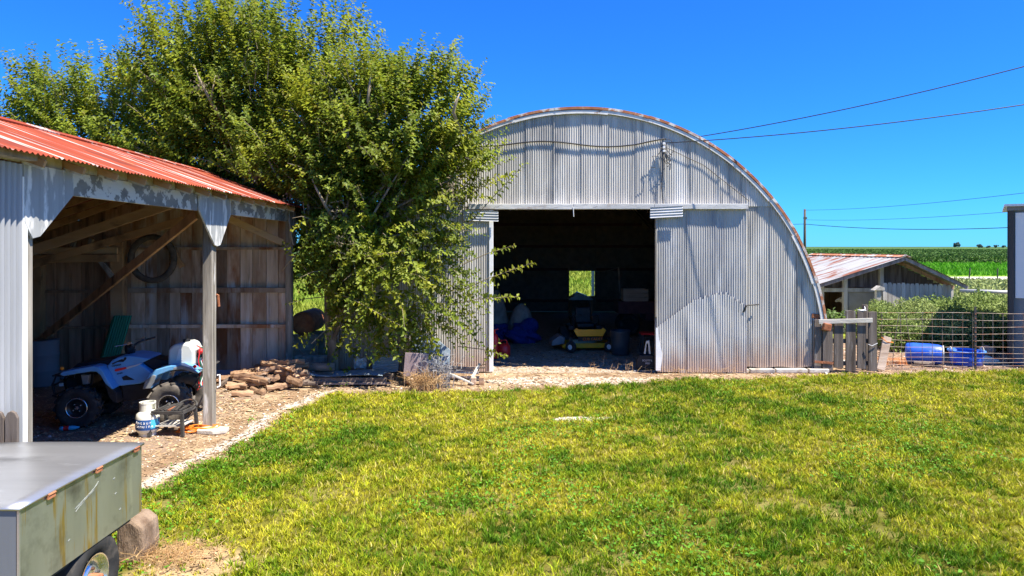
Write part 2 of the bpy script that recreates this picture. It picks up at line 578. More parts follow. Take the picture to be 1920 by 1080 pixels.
M['tarp_pink'] = pmat('mauve_panel', (.30, .22, .23), (.42, .33, .33), 5, (1, 1, 1), .7, 0, [], .3, 12)
M['bld_white'] = pmat('white_siding', (.66, .67, .70), (.75, .76, .78), 3, VZ, .55, 0, [((.4, .4, .4), 8, .66, .8, VZ)], .1, 14)
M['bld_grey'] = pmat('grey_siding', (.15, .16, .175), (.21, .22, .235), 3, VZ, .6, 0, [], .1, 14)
M['bld_dark'] = pmat('dark_corner_post', (.045, .042, .042), (.075, .07, .07), 3, VZ, .6, 0, [], .1, 14)
M['lowroof'] = pmat('low_shed_roof', (.25, .25, .25), (.38, .38, .38), 2.5, (.3, 1, .3), .6, 0,
                    [((.22, .07, .028), 1.8, .51, .59, (.35, 1.6, .35)), ((.20, .16, .14), 3, .62, .72, (.2, 2, .2))], .12, 12, .14, .4)
M['picket'] = pmat('pickets', (.34, .31, .27), (.56, .53, .48), 8, VZ, .85, 0, [((.22, .17, .13), 6, .6, .75, VZ)], .35, 30, .12, .2)
M['plaster'] = pmat('taupe_panel', (.28, .25, .22), (.36, .33, .295), 4, (1, 1, 1), .85, 0, [], .2, 20)
M['fur_white'] = pmat('pale_coat', (.55, .50, .42), (.70, .66, .58), 8, (1, 1, 1), .9, 0, [], .3, 40)
M['bone'] = pmat('bone', (.70, .68, .64), (.80, .78, .75), 8, (1, 1, 1), .6, 0, [], .1, 40)
M['pole'] = pmat('utility_pole', (.07, .06, .055), (.13, .115, .10), 6, VZ, .9, 0, [], .2, 20)
M['orange_cord'] = pmat('orange_cord', (.80, .22, .02), (.85, .28, .04), 6, (1, 1, 1), .5, 0, [], 0)
M['dry_stalk'] = pmat('dry_stalks', (.42, .23, .09), (.58, .40, .20), 9, (1, 1, 1), .9, 0, [], .1, 20)
M['grey_stalk'] = pmat('grey_vine', (.26, .25, .25), (.42, .41, .41), 9, (1, 1, 1), .9, 0, [], .1, 20)
M['web'] = pmat('dead_leaf_web', (.34, .28, .21), (.50, .44, .36), 9, (1, 1, 1), .95, 0, [], .1, 20)
M['sheathing'] = pmat('dark_sheathing', (.17, .125, .10), (.30, .23, .185), 6, (1, .1, 1), .9, 0, [], .2, 20)
M['far_tree'] = pmat('far_trees_hazed', (.030, .060, .050), (.055, .095, .075), 2, (1, 1, 1), .95, 0, [], 0)  # blue-green tone paints distance haze into the far trees
M['leaf'] = attr_mat('leaves', .5, transl=.5, spec=.35)
M['grass'] = attr_mat('grass', .7, transl=.25, spec=.2)
M['litter'] = attr_mat('litter', .9)
M['ground'] = attr_mat('ground', .95, .55, 45, spec=.1, nz=[(3.0, .78, 1.18), (45, .62, 1.3)])
M['cropmat'] = attr_mat('crop', .7, transl=.15, spec=.15, nz=[(.02, .85, 1.12)])
M['road'] = pmat('gravel_road', (.50, .45, .38), (.64, .59, .51), 1.2, (1, 1, 1), .95, 0, [], .3, 10)


# ---------------------------------------------------------------- numpy value noise and big meshes
def vnoise(x, y, seed=0):
    xi, yi = np.floor(x).astype(np.int64), np.floor(y).astype(np.int64)
    xf, yf = x - xi, y - yi
    u, v = xf * xf * (3 - 2 * xf), yf * yf * (3 - 2 * yf)

    def h(a, b):
        n = (a * 374761393 + b * 668265263 + seed * 974634777) & 0xffffffff
        n = ((n ^ (n >> 13)) * 1274126177) & 0xffffffff
        return ((n ^ (n >> 16)) & 0xffff) / 65535.0
    return (h(xi, yi) * (1 - u) + h(xi + 1, yi) * u) * (1 - v) + (h(xi, yi + 1) * (1 - u) + h(xi + 1, yi + 1) * u) * v


def fbm(x, y, seed=0, oct=4):
    s, a, t = 0, 1.0, 0
    for k in range(oct):
        s = s + a * vnoise(x * 2 ** k, y * 2 ** k, seed + k)
        t += a
        a *= .5
    return s / t


def np_mesh(name, verts, faces, mat, cols=None, per_face=None, parent=None, smooth=False, loc=None):
    """verts (n,3), faces (m,k) all k-gons, vertex colours (n,3)"""
    me = bpy.data.meshes.new(name)
    verts = np.asarray(verts, dtype=np.float32)
    if loc is not None:
        verts = verts - np.array(loc, dtype=np.float32)
    faces = np.asarray(faces, dtype=np.int32)
    m, k = faces.shape
    me.vertices.add(len(verts))
    me.vertices.foreach_set("co", verts.ravel())
    me.loops.add(m * k)
    me.loops.foreach_set("vertex_index", faces.ravel())
    me.polygons.add(m)
    me.polygons.foreach_set("loop_start", np.arange(0, m * k, k, dtype=np.int32))
    me.update(calc_edges=True)
    if cols is not None:
        at_ = me.color_attributes.new("Col", 'FLOAT_COLOR', 'POINT')
        c4 = np.ones((len(verts), 4), dtype=np.float32)
        c4[:, :3] = cols
        at_.data.foreach_set("color", c4.ravel())
    if smooth:
        me.polygons.foreach_set("use_smooth", np.ones(m, dtype=bool))
    me.materials.append(mat)
    o = bpy.data.objects.new(name, me)
    COL.objects.link(o)
    if parent is not None:
        o.parent = parent
        ORG[o.name] = Vector(loc) if loc is not None else Vector((0, 0, 0))
    elif loc is not None:
        o.location = loc
    return o


def blades(P, H, W, lean, col, seg=2):
    """grass blades: P (n,3) feet, heights, widths, lean vectors (n,2), colours"""
    n = len(P)
    a = RNG.uniform(0, 2 * np.pi, n)
    sx, sy = np.cos(a) * W * .5, np.sin(a) * W * .5
    V = np.zeros((n, 5, 3))
    V[:, 0] = P + np.stack([-sx, -sy, np.zeros(n)], 1)
    V[:, 1] = P + np.stack([sx, sy, np.zeros(n)], 1)
    mid = P + np.stack([lean[:, 0] * .35, lean[:, 1] * .35, H * .6], 1)
    V[:, 2] = mid + np.stack([sx * .8, sy * .8, np.zeros(n)], 1)
    V[:, 3] = mid + np.stack([-sx * .8, -sy * .8, np.zeros(n)], 1)
    V[:, 4] = P + np.stack([lean[:, 0], lean[:, 1], H], 1)
    b = np.arange(n)[:, None] * 5
    F = np.concatenate([b + np.array([[0, 1, 2]]), b + np.array([[0, 2, 3]]), b + np.array([[3, 2, 4]])], 0)
    C = np.repeat(col, 5, axis=0)
    return V.reshape(-1, 3), F, C


def leaves(P, D, N, L, W, col, fold=.25):
    """folded pointed leaves: foot P, axis D, face normal N"""
    n = len(P)
    D = D / np.linalg.norm(D, axis=1, keepdims=True)
    S = np.cross(D, N)
    S /= np.linalg.norm(S, axis=1, keepdims=True) + 1e-9
    U = np.cross(S, D)
    L = L[:, None]
    W = W[:, None]
    V = np.zeros((n, 4, 3))
    V[:, 0] = P
    V[:, 1] = P + D * L * .45 + S * W * .5 + U * W * fold
    V[:, 2] = P + D * L - U * L * .12
    V[:, 3] = P + D * L * .45 - S * W * .5 + U * W * fold
    b = np.arange(n)[:, None] * 4
    F = np.concatenate([b + np.array([[0, 1, 2]]), b + np.array([[0, 2, 3]])], 0)
    return V.reshape(-1, 3), F, np.repeat(col, 4, axis=0)

# ================================================================ GROUND
BX, BY, BR, BZ, BBACK = 1.49, 14.7, 5.225, .40, 28.3


def arch(x, r=BR):
    d = r * r - (x - BX) ** 2
    return BZ + math.sqrt(d) if d > 0 else 0.0


STRIP_Y = np.array([3.0, 7.8, 8.27, 9.02, 10.38, 12.0, 12.66, 13.4])
STRIP_X = np.array([-4.2, -4.17, -4.07, -3.98, -3.86, -3.66, -3.5, -3.1])
TOP_X = np.array([-40, -3.6, -1.5, -.3, 1.2, 2.6, 3.7, 6.8, 11.3, 16, 60])
TOP_Y = np.array([12.6, 12.6, 12.65, 12.85, 13.2, 13.35, 13.9, 14.25, 14.95, 15.3, 16])


def sstep(a, b, x):
    t = np.clip((x - a) / (b - a), 0, 1)
    return t * t * (3 - 2 * t)


def masks(X, Y):
    n1 = fbm(X * 1.1, Y * 1.1, 3) - .5
    n2 = fbm(X * 4, Y * 4, 9) - .5
    sx = np.interp(Y, STRIP_Y, STRIP_X) + n1 * .3
    ty = np.interp(X, TOP_X, TOP_Y) + n1 * .6 + n2 * .35
    lawn = sstep(-.10, .12, X - sx - .24 + n2 * .35) * sstep(-.12, .12, ty - Y) * (Y < 17)
    bald = sstep(.62, .72, fbm(X * 1.4 + 7, Y * 1.4, 21)) * .35
    # scuffed straw patch round the trailer wheel and the loose limestone spot in the lawn
    sc = sstep(1.0, .4, np.hypot((X + 2.75) / .62, (Y - 5.75) / .75) + n2 * .9)
    spot = sstep(1.1, .75, np.hypot((X - 1.0) / .52, (Y - 10.72) / .13) + n2 * 1.1)
    strip = sstep(.17, .06, np.abs(X - sx) + n2 * .34 + .02) * (Y < 12.9) * (Y > 6.6)
    strip *= sstep(.30, .45, fbm(X * 5, Y * 2.5, 31) + .12)
    door = sstep(1.15, .7, np.hypot((X - 1.2) / 2.0, (Y - 13.75) / .42) + n2 * 1.2 + n1 * .5)
    inside = ((Y > 14.7) & (Y < BBACK) & (np.abs(X - BX) < BR)).astype(float)
    shed = sstep(-4.35, -4.75, X + n2 * .3) * (Y > 2) * (Y < 14.3) * (X > -10.2)
    yard = sstep(7.0, 7.6, X) * sstep(14.5, 15.1, Y + n2 * .4) * sstep(20.5, 19, Y + n1 * 2)
    pasture = np.clip(sstep(15.2, 16.5, Y + n1) - inside - yard, 0, 1)
    pasture = np.maximum(pasture, sstep(-10.2, -10.9, X))
    return lawn, bald, sc, spot, strip, door, inside, shed, yard, pasture, n1, n2


def axis_vals(lo, hi, step, far, growth=1.32):
    core = list(np.arange(lo, hi + 1e-6, step))
    out, s, p = [], step, core[-1]
    while p < far[1]:
        s *= growth
        p += s
        out.append(p)
    pre, s, p = [], step, core[0]
    while p > far[0]:
        s *= growth
        p -= s
        pre.append(p)
    return np.array(pre[::-1] + core + out)


gx = axis_vals(-10.5, 13.0, .075, (-3500, 3500))
gy = axis_vals(3.6, 21.0, .075, (-60, 4500))
GX, GY = np.meshgrid(gx, gy)
lawn, bald, sc, spot, strip, door, inside, shedm, yard, pasture, n1, n2 = masks(GX, GY)


def C3(*c):
    return np.array(c)[None, None, :]


def lay(col, m, c):
    return col * (1 - m[..., None]) + c * m[..., None]


col = np.zeros(GX.shape + (3,)) + C3(.27, .18, .11)
col = lay(col, sstep(.45, .62, fbm(GX * 3, GY * 3, 77)), C3(.40, .295, .19))
col = lay(col, inside, C3(.42, .35, .28))
col = lay(col, shedm, C3(.29, .21, .155))
col = lay(col, yard, C3(.30, .20, .14))
pz = fbm(GX * .12, GY * .12, 55)
pcol = C3(.17, .25, .025) * (1 - pz[..., None]) + C3(.30, .31, .05) * pz[..., None]
col = lay(col, pasture, pcol)
strip_far = ((GY > 62) & (GY < 102) & (GX > 18)).astype(float)
col = lay(col, strip_far, C3(.115, .29, .015))
lz = fbm(GX * .8, GY * .8, 5)
lcol = C3(.085, .095, .010) * (1 - lz[..., None]) + C3(.20, .17, .03) * lz[..., None]
col = lay(col, lawn, lcol)
col = lay(col, lawn * bald, C3(.34, .28, .11))
col = lay(col, sc, C3(.46, .33, .17))
col = lay(col, np.clip(strip, 0, 1), C3(.52, .46, .38))
col = lay(col, np.clip(door, 0, 1) * .6, C3(.60, .53, .43))
col = lay(col, np.clip(spot, 0, 1), C3(.68, .64, .57))
near = (np.abs(GX) < 14) & (GY > 3) & (GY < 22)
GZ = np.where(near, (fbm(GX * 1.2, GY * 1.2, 13) - .5) * .03 + (fbm(GX * 9, GY * 9, 17) - .5) * .012 - .012, -.012)
ny, nx = GX.shape
idx = np.arange(ny * nx).reshape(ny, nx)
F = np.stack([idx[:-1, :-1].ravel(), idx[:-1, 1:].ravel(), idx[1:, 1:].ravel(), idx[1:, :-1].ravel()], 1)
ground = np_mesh("ground", np.stack([GX, GY, GZ], -1).reshape(-1, 3), F, M['ground'], col.reshape(-1, 3), smooth=True)
struct(ground)


def frustum_pts(n, y0, y1, pad=.3, xmin=None, xmax=None, bias=1.0):
    Y = y0 + (y1 - y0) * RNG.random(n) ** bias
    Xh = .76 * Y + pad
    X = RNG.uniform(-1, 1, n) * Xh
    return X, Y


# lawn: real blades, shorter and fewer where the turf is worn
VV, FF, CC = [], [], []
off = 0


def grass_batch(nt, per, y0, y1, hmul, wmul):
    """tufts of blades: each tuft has its own colour and vigour"""
    global off
    X, Y = frustum_pts(nt, y0, y1)
    k = (X > -4.4) & (X < 12.5)
    X, Y = X[k], Y[k]
    ms = masks(X, Y)
    thin = sstep(.50, .66, fbm(X * 3.1 + 2, Y * 3.1, 47))
    dens = ms[0] * (1 - .8 * ms[1]) * (1 - .9 * np.clip(ms[2], 0, 1)) * (1 - .95 * np.clip(ms[3], 0, 1)) * (1 - np.clip(ms[4], 0, 1)) * (1 - .9 * np.clip(ms[5], 0, 1)) * (1 - .55 * thin)
    k = RNG.random(len(X)) < dens
    X, Y = X[k], Y[k]
    m = len(X)
    g = fbm(X * .45 + 4, Y * .45, 41)
    g2 = fbm(X * 1.7, Y * 1.7, 43)
    g3 = fbm(X * 6, Y * 6, 45)
    green = np.array([.095, .215, .007])
    lime = np.array([.33, .41, .010])
    yel = np.array([.58, .54, .035])
    straw = np.array([.60, .50, .17])
    t = np.clip((g - .44) * 1.6 + (g2 - .5) * 2.0 + (g3 - .5) * 1.5 + RNG.normal(0, .30, m) + .52, 0, 1)[:, None]
    c = green * (1 - t) + lime * t
    t2 = np.clip((g - .50) * 1.5 + (g2 - .5) * 2.0 + (g3 - .5) * 1.8 + RNG.normal(0, .32, m) + .33, 0, 1)[:, None]
    c = c * (1 - t2) + yel * t2
    c = c * RNG.uniform(.5, 1.2, m)[:, None]
    vig = RNG.uniform(.5, 1.2, m) * (.75 + .4 * (1 - t2[:, 0])) * (.65 + .8 * g3)
    rep = np.repeat(np.arange(m), per)
    n = len(rep)
    a = RNG.uniform(0, 2 * np.pi, n)
    rad = RNG.random(n) ** .7 * .032 * wmul
    cb = c[rep] * RNG.uniform(.75, 1.25, n)[:, None]
    s_ = RNG.random(n) < (.03 + .13 * t2[rep, 0])
    cb[s_] = straw * RNG.uniform(.6, 1.1, (s_.sum(), 1))
    H = RNG.uniform(.03, .07, n) * hmul * vig[rep]
    W = RNG.uniform(.006, .011, n) * wmul
    ln = RNG.uniform(.25, 1.2, n) * H
    a2 = a + RNG.normal(0, .5, n)
    P = np.stack([X[rep] + np.cos(a) * rad, Y[rep] + np.sin(a) * rad, np.full(n, -.008)], 1)
    v, f, cc = blades(P, H, W, np.stack([np.cos(a2) * ln, np.sin(a2) * ln], 1), cb)
    VV.append(v)
    FF.append(f + off)
    CC.append(cc)
    off += len(v)


grass_batch(17000, 12, 4.6, 7.6, 1.0, 1.0)
grass_batch(21000, 10, 7.6, 10.6, 1.0, 1.25)
grass_batch(24000, 8, 10.6, 15.2, 1.05, 1.6)
# broad-leaved weeds that grow between the blades
X, Y = frustum_pts(60000, 4.6, 13.5)
k = (X > -4.2) & (X < 12)
X, Y = X[k], Y[k]
ms = masks(X, Y)
w = fbm(X * .7 + 30, Y * .7 + 11, 61)
edge = sstep(1.5, .2, X - np.interp(Y, STRIP_Y, STRIP_X) - .2) * (Y < 10.5)
k = RNG.random(len(X)) < ms[0] * np.clip(sstep(.56, .68, w) + .9 * edge, 0, 1) * .55 + (1 - ms[0]) * (Y < 13.2) * sstep(.6, .7, fbm(X * 2.5 + 3, Y * 2.5, 66)) * .35
X, Y = X[k], Y[k]
m = len(X)
a = RNG.uniform(0, 2 * np.pi, m)
D = np.stack([np.cos(a), np.sin(a), RNG.uniform(-.1, .7, m)], 1)
N = np.stack([RNG.normal(0, .4, m), RNG.normal(0, .4, m), np.ones(m)], 1)
cw = np.array([.10, .25, .018]) * RNG.uniform(.7, 1.4, m)[:, None]
vw, fw, ccw = leaves(np.stack([X, Y, RNG.uniform(.01, .07, m)], 1), D, N, RNG.uniform(.025, .05, m), RNG.uniform(.02, .035, m), cw, .1)
V = np.concatenate(VV)
Fb = np.concatenate(FF)
Cb = np.concatenate(CC)
V = np.concatenate([V, vw])
Fb = np.concatenate([Fb, fw + off])
Cb = np.concatenate([Cb, ccw])
lawn_o = np_mesh("lawn_grass", V, Fb, M['grass'], Cb)
lawn_o["kind"] = "stuff"
tag(lawn_o, "mown yellow-green grass and low weeds of the lawn", "grass")

# litter: limestone chips, bark, straw on every bare patch
n = 190000
X, Y = frustum_pts(n, 5.2, 20.5, bias=.9)
ms = masks(X, Y)
bare = np.clip((1 - ms[0]) * (1 - .8 * ms[9]), 0, 1)
white = np.clip(ms[4] * .75 + ms[5] * .55 + ms[3], 0, 1)
bare = np.clip(bare * (.32 + .35 * (Y < 12)) + white * .9 + ms[2] * .4, 0, 1)
k = (RNG.random(n) < bare) & (X > -9.5) & (X < 13)
X, Y, white, ins = X[k], Y[k], white[k], (ms[6] + ms[7])[k]
m = len(X)
kind = RNG.random(m)
pw = np.clip(.10 + .75 * white, 0, 1)
c = np.where((kind < pw)[:, None], np.array([.68, .63, .55]), np.where((kind < pw + .35)[:, None], np.array([.30, .19, .11]), np.array([.46, .335, .20])))
c = np.where(((kind > .88) & (ins < .5))[:, None], np.array([.16, .10, .06]), c) * RNG.uniform(.6, 1.2, m)[:, None]

s = RNG.uniform(.004, .013, m) ** 1.0 * (.6 + .035 * Y) * np.where(RNG.random(m) < .06, 2.0, 1.0)
a = RNG.uniform(0, 2 * np.pi, m)
el = np.where(kind < pw, 1.0, RNG.uniform(1.2, 4.0, m))
ax = np.stack([np.cos(a) * s * el, np.sin(a) * s * el, RNG.normal(0, .25, m) * s], 1)
bx = np.stack([-np.sin(a) * s, np.cos(a) * s, RNG.normal(0, .25, m) * s], 1)
up = np.stack([RNG.normal(0, .2, m) * s, RNG.normal(0, .2, m) * s, s * RNG.uniform(.4, 1.0, m)], 1)
P = np.stack([X, Y, np.full(m, -.003)], 1)
V = np.stack([P - ax - bx * .6, P + ax - bx, P + ax * .8 + bx, P - ax * .7 + bx, P + up], 1)
b = np.arange(m)[:, None] * 5
F = np.concatenate([b + np.array([[0, 1, 4]]), b + np.array([[1, 2, 4]]), b + np.array([[2, 3, 4]]), b + np.array([[3, 0, 4]])], 0)
lit = np_mesh("ground_litter", V.reshape(-1, 3), F, M['litter'], np.repeat(c, 5, 0))
lit["kind"] = "stuff"
tag(lit, "limestone chips, bark and straw strewn over the bare ground", "gravel")

# pasture and roadside grass behind the buildings
n = 90000
Yp = 15 + (100 - 15) * RNG.random(n) ** 1.6
Xp = RNG.uniform(-1, 1, n) * .78 * Yp
k = ~((np.abs(Xp - BX) < BR + .3) & (Yp < BBACK + .3)) & ~((Yp > 52) & (Yp < 63) & (Xp > 20)) & ~((Xp > 7) & (Yp < 21))
k &= ~((Xp > 9.0) & (Xp < 14.2) & (Yp > 20) & (Yp < 27.5))
Xp, Yp = Xp[k], Yp[k]
m = len(Xp)
g = fbm(Xp * .2, Yp * .2, 71)[:, None]
c = np.array([.13, .25, .018]) * (1 - g) + np.array([.34, .34, .055]) * g
far = ((Yp > 60) & (Xp > 18))[:, None]
c = np.where(far, np.array([.10, .30, .012]) * (.7 + .6 * g), c) * RNG.uniform(.75, 1.25, m)[:, None]
H = RNG.uniform(.10, .26, m) * (1 + Yp / 60)
a = RNG.uniform(0, 2 * np.pi, m)
v, f, cc = blades(np.stack([Xp, Yp, np.full(m, -.02)], 1), H, .012 + Yp * .0016, np.stack([np.cos(a) * H * .5, np.sin(a) * H * .5], 1), c)
pg = np_mesh("pasture_grass", v, f, M['grass'], cc)
pg["kind"] = "stuff"
tag(pg, "rough pasture grass behind the barn and along the gravel road", "grass")

# gravel road beyond the low shed: a raised sheet
rp = [(260, 66), (120, 61.5), (60, 58.5), (40, 57.5), (30, 56), (24.5, 52), (22.5, 44), (22, 33)]
vs, fs = [], []
for i, (x, y) in enumerate(rp):
    if i == 0:
        d = Vector((rp[1][0] - x, rp[1][1] - y))
    elif i == len(rp) - 1:
        d = Vector((x - rp[-2][0], y - rp[-2][1]))
    else:
        d = Vector((rp[i + 1][0] - rp[i - 1][0], rp[i + 1][1] - rp[i - 1][1]))
    d.normalize()
    nrm = Vector((-d.y, d.x))
    for s_ in (-2.6, 2.6):
        vs.append((x + nrm.x * s_, y + nrm.y * s_, .03))
for i in range(len(rp) - 1):
    fs.append((2 * i, 2 * i + 1, 2 * i + 3, 2 * i + 2))
mb = MB()
mb.add(vs, fs)
struct(mb.build("gravel_road", M['road']))

# crop field: a dense canopy with a front edge, rows of plants running back to the horizon
cx = np.concatenate([np.arange(-260, 420, 1.4), np.arange(420, 2600, 22)])
cx = np.concatenate([np.arange(-2400, -260, 30), cx])
cy = 101 * np.exp(np.linspace(0, np.log(3800 / 101), 120))
CXg, CYg = np.meshgrid(cx, cy)
jit = RNG.normal(0, 1, CXg.shape)
zc = .92 + .16 * jit + .14 * (fbm(CXg * .05, CYg * .05, 81) - .5)
zc[0] = -.05
CYj = CYg + RNG.normal(0, .25, CYg.shape)
g = fbm(CXg * .02, CYg * .02, 83)[..., None]
cc = np.array([.052, .105, .024]) * (1 - g) + np.array([.085, .145, .034]) * g
cc = cc * (1 + .22 * jit[..., None])
ny, nx = CXg.shape
idx = np.arange(ny * nx).reshape(ny, nx)
F = np.stack([idx[:-1, :-1].ravel(), idx[:-1, 1:].ravel(), idx[1:, 1:].ravel(), idx[1:, :-1].ravel()], 1)
Vc = np.stack([CXg, CYj, zc], -1).reshape(-1, 3)
n = 60000
Yl = 100.2 + 260 * RNG.random(n) ** 2.0
Xl = RNG.uniform(.2, 1, n) * .8 * Yl
D = np.stack([RNG.normal(0, 1, n), RNG.normal(0, 1, n), RNG.uniform(.1, 1.0, n)], 1)
N = RNG.normal(0, 1, (n, 3)) + np.array([0, 0, 1.0])
zl = np.where(Yl < 101.2, RNG.uniform(.1, 1.0, n), RNG.uniform(.8, 1.15, n))
cl = np.array([.070, .140, .026]) * RNG.uniform(.5, 1.5, n)[:, None]
vl, fl, ccl = leaves(np.stack([Xl, Yl, zl], 1), D, N, .22 + Yl * .0012, .14 + Yl * .0009, cl)
F3 = np.concatenate([F[:, [0, 1, 2]], F[:, [0, 2, 3]]], 0)
crop = np_mesh("crop_field", np.concatenate([Vc, vl]), np.concatenate([F3, fl + len(Vc)]), M['cropmat'], np.concatenate([cc.reshape(-1, 3), ccl]))
crop["kind"] = "stuff"
tag(crop, "dark green row crop field reaching to the horizon", "field")

# ================================================================ QUONSET BARN
barn = thing("quonset_barn", "large grey corrugated arched barn with an open sliding doorway", "barn", (BX, BY, 0))
PW = .61


def PF(y):
    return lambda u, v, w: (u, y - w, v)


def panel_run(xs, zb, zt, y, name, mat, parent, rows=3, stagger=.012, dent=.0015, ragged=None):
    for i in range(len(xs) - 1):
        mb = MB()
        mb.corr(xs[i] - .012, xs[i + 1] + .012, zb, zt, PF(y - (i % 2) * stagger), rows=rows, dent=dent, amp=.0062, lip=.014)
        mb.build(name, mat, parent, smooth=True)


def steps(a, b, w):
    n = max(1, int(round((b - a) / w)))
    return [a + (b - a) * i / n for i in range(n + 1)]


ZH = 3.56
dxm = math.sqrt(BR ** 2 - (ZH - BZ) ** 2) - .02
panel_run(steps(BX - dxm, BX + dxm, PW), ZH, lambda x: arch(x, BR - .02), BY, "gable_sheet", M['galv'], barn, rows=5)
panel_run(steps(5.0, BX + BR - .01, PW), lambda x: .10 + .012 * math.sin(x * 9), lambda x: min(ZH + .015, max(arch(x, BR - .02), BZ)), BY + .012, "wall_sheet", M['galv'], barn, rows=6)
panel_run(steps(BX - BR + .01, -.42, PW), .06, lambda x: min(ZH + .015, max(arch(x, BR - .02), BZ)), BY + .012, "wall_sheet", M['galv'], barn, rows=6)

# doors hang in front of the wall on their track
rd = MB()
for x in (3.09, 4.0, 4.96):
    rd.box((x, BY - .055, 1.76), (.05, .04, 3.4))
for z in (.12, 1.2, 2.3, 3.42):
    rd.box((4.03, BY - .030, z), (1.86, .03, .09))
rdoor = rd.build("sliding_door", M['wood_grey'], barn)


def tear(x):
    px = 960 + x / (BY - .09) * FPX
    y = np.interp(px, [1225, 1232, 1262, 1300, 1322, 1337, 1360, 1395], [640, 612, 590, 562, 556, 551, 549, 572])
    k = math.floor(x / .05)
    return CAMH - (y - HOR) / FPX * (BY - .09) + .03 * math.sin(k * 2.7) * (1 if px > 1295 else .3)


xs = steps(3.10, 5.0, .633)
for i in range(3):
    mb = MB()
    mb.corr(xs[i] - .01, xs[i + 1] + .01, lambda x: tear(x) - .12, lambda x: 3.50, PF(BY - .098 - (i % 2) * .010), rows=6, dent=.006, amp=.0062)
    mb.build("upper_sheet", M['galv_door'], rdoor, smooth=True)
    mb = MB()
    mb.corr(xs[i] - .01, xs[i + 1] + .01, lambda x: (.02 + .10 * max(0, (3.24 - x) / .2) * 0), tear, PF(BY - .145 - (i % 2) * .010), rows=6, dent=.010, amp=.0062)
    mb.build("lower_sheet", M['galv_low'], rdoor, smooth=True)
MB().box((3.075, BY - .12, 2.35), (.035, .10, 2.3)).build("edge_board", M['post'], rdoor)
MB().prism([(3.06, .06), (3.16, .06), (3.20, .40), (3.13, .72), (3.10, .95), (3.06, .98)], BY - .185, BY - .17).build("edge_board", M['white_paint'], rdoor)
ld = MB()
for z in (.12, 1.2, 2.3, 3.42):
    ld.box((-1.43, BY - .030, z), (1.9, .03, .09))
ldoor = ld.build("sliding_door", M['wood_grey'], barn)
for i, (a, b) in enumerate(zip(steps(-2.4, -.49, .633)[:-1], steps(-2.4, -.49, .633)[1:])):
    mb = MB()
    mb.corr(a - .01, b + .01, lambda x: .02, lambda x: 3.48, PF(BY - .098 - (i % 2) * .010), rows=6, dent=.006, amp=.0062)
    mb.build("sheet", M['galv'], ldoor, smooth=True)
MB().box((-.445, BY - .10, 1.75), (.09, .07, 3.45)).build("edge_board", M['white_paint'], ldoor, bevel=.006)

for a, b, z, mt in ((-.93, 1.30, 3.545, 'header'), (1.303, 3.02, 3.55, 'header'), (3.023, 5.02, 3.548, 'header')):
    MB().box(((a + b) / 2, BY - .10, z), (b - a, .20, .115)).build("door_track", M[mt], barn, bevel=.008)
for (a, b, z0, z1, tilt) in ((2.93, 3.62, 3.29, 3.535, .035), (-1.03, -.29, 3.25, 3.47, -.02)):
    mb = MB()
    mb.corr(z0, z1, a, b, lambda u, v, w, t=tilt: (v, BY - .225 - w, u + t * (v - a) / (b - a)), pitch=.056, amp=.009, rows=4)
    mb.build("track_cover", M['galv_h'], barn, smooth=True)
MB().tube([(4.98, BY - .15, 1.44), (5.30, BY - .06, 1.455)], .014).tube([(4.99, BY - .16, 1.44), (4.94, BY - .14, 1.30)], .02).build("latch", M['iron'], barn)
MB().tube([(1.30, BY - .205, 3.53), (1.31, BY - .205, 3.33)], .008).build("pull_cord", M['white_paint'], barn)

# arched roof: outer sheets, dark boards inside, closed back wall with its window
n = 56


def shell(r0, r1, y0, y1):
    vs, fs = [], []
    prof = [(-1, 0.0)] + [(math.cos(math.pi * (1 - i / n)), math.sin(math.pi * (1 - i / n))) for i in range(n + 1)] + [(1, 0.0)]
    pts = []
    for i, (c, s_) in enumerate(prof):
        for r in (r0, r1):
            z = 0.0 if i in (0, len(prof) - 1) else BZ + r * s_
            x = BX + r * c
            pts.append((x, z))
    m = len(prof)
    for y in (y0, y1):
        for x, z in pts:
            vs.append((x, y, z))
    for i in range(m - 1):
        a, b, c, d = 2 * i, 2 * i + 1, 2 * i + 3, 2 * i + 2
        o = 2 * m
        fs += [(a, b, c, d), (a + o, d + o, c + o, b + o), (a, d, d + o, a + o), (b, b + o, c + o, c)]
    return vs, fs


mb = MB()
mb.add(*shell(BR + .01, BR + .045, BY - .03, BBACK + .15))
mb.build("roof", M['galv_h'], barn, smooth=False)
mb = MB()
mb.add(*shell(BR - .06, BR - .005, BY + .03, BBACK - .1))
mb.build("roof_lining", M['sheathing'], barn)
for yy in np.arange(BY + .6, BBACK - .5, 1.5):
    mb = MB()
    pts = [(BX + (BR - .12) * math.cos(t), yy, BZ + (BR - .12) * math.sin(t)) for t in np.linspace(0, math.pi, 25)]
    for p, q in zip(pts[:-1], pts[1:]):
        mb.bar(p, q, .05, .12, (0, 1, 0))
    mb.build("roof_rib", M['sheathing'], barn)
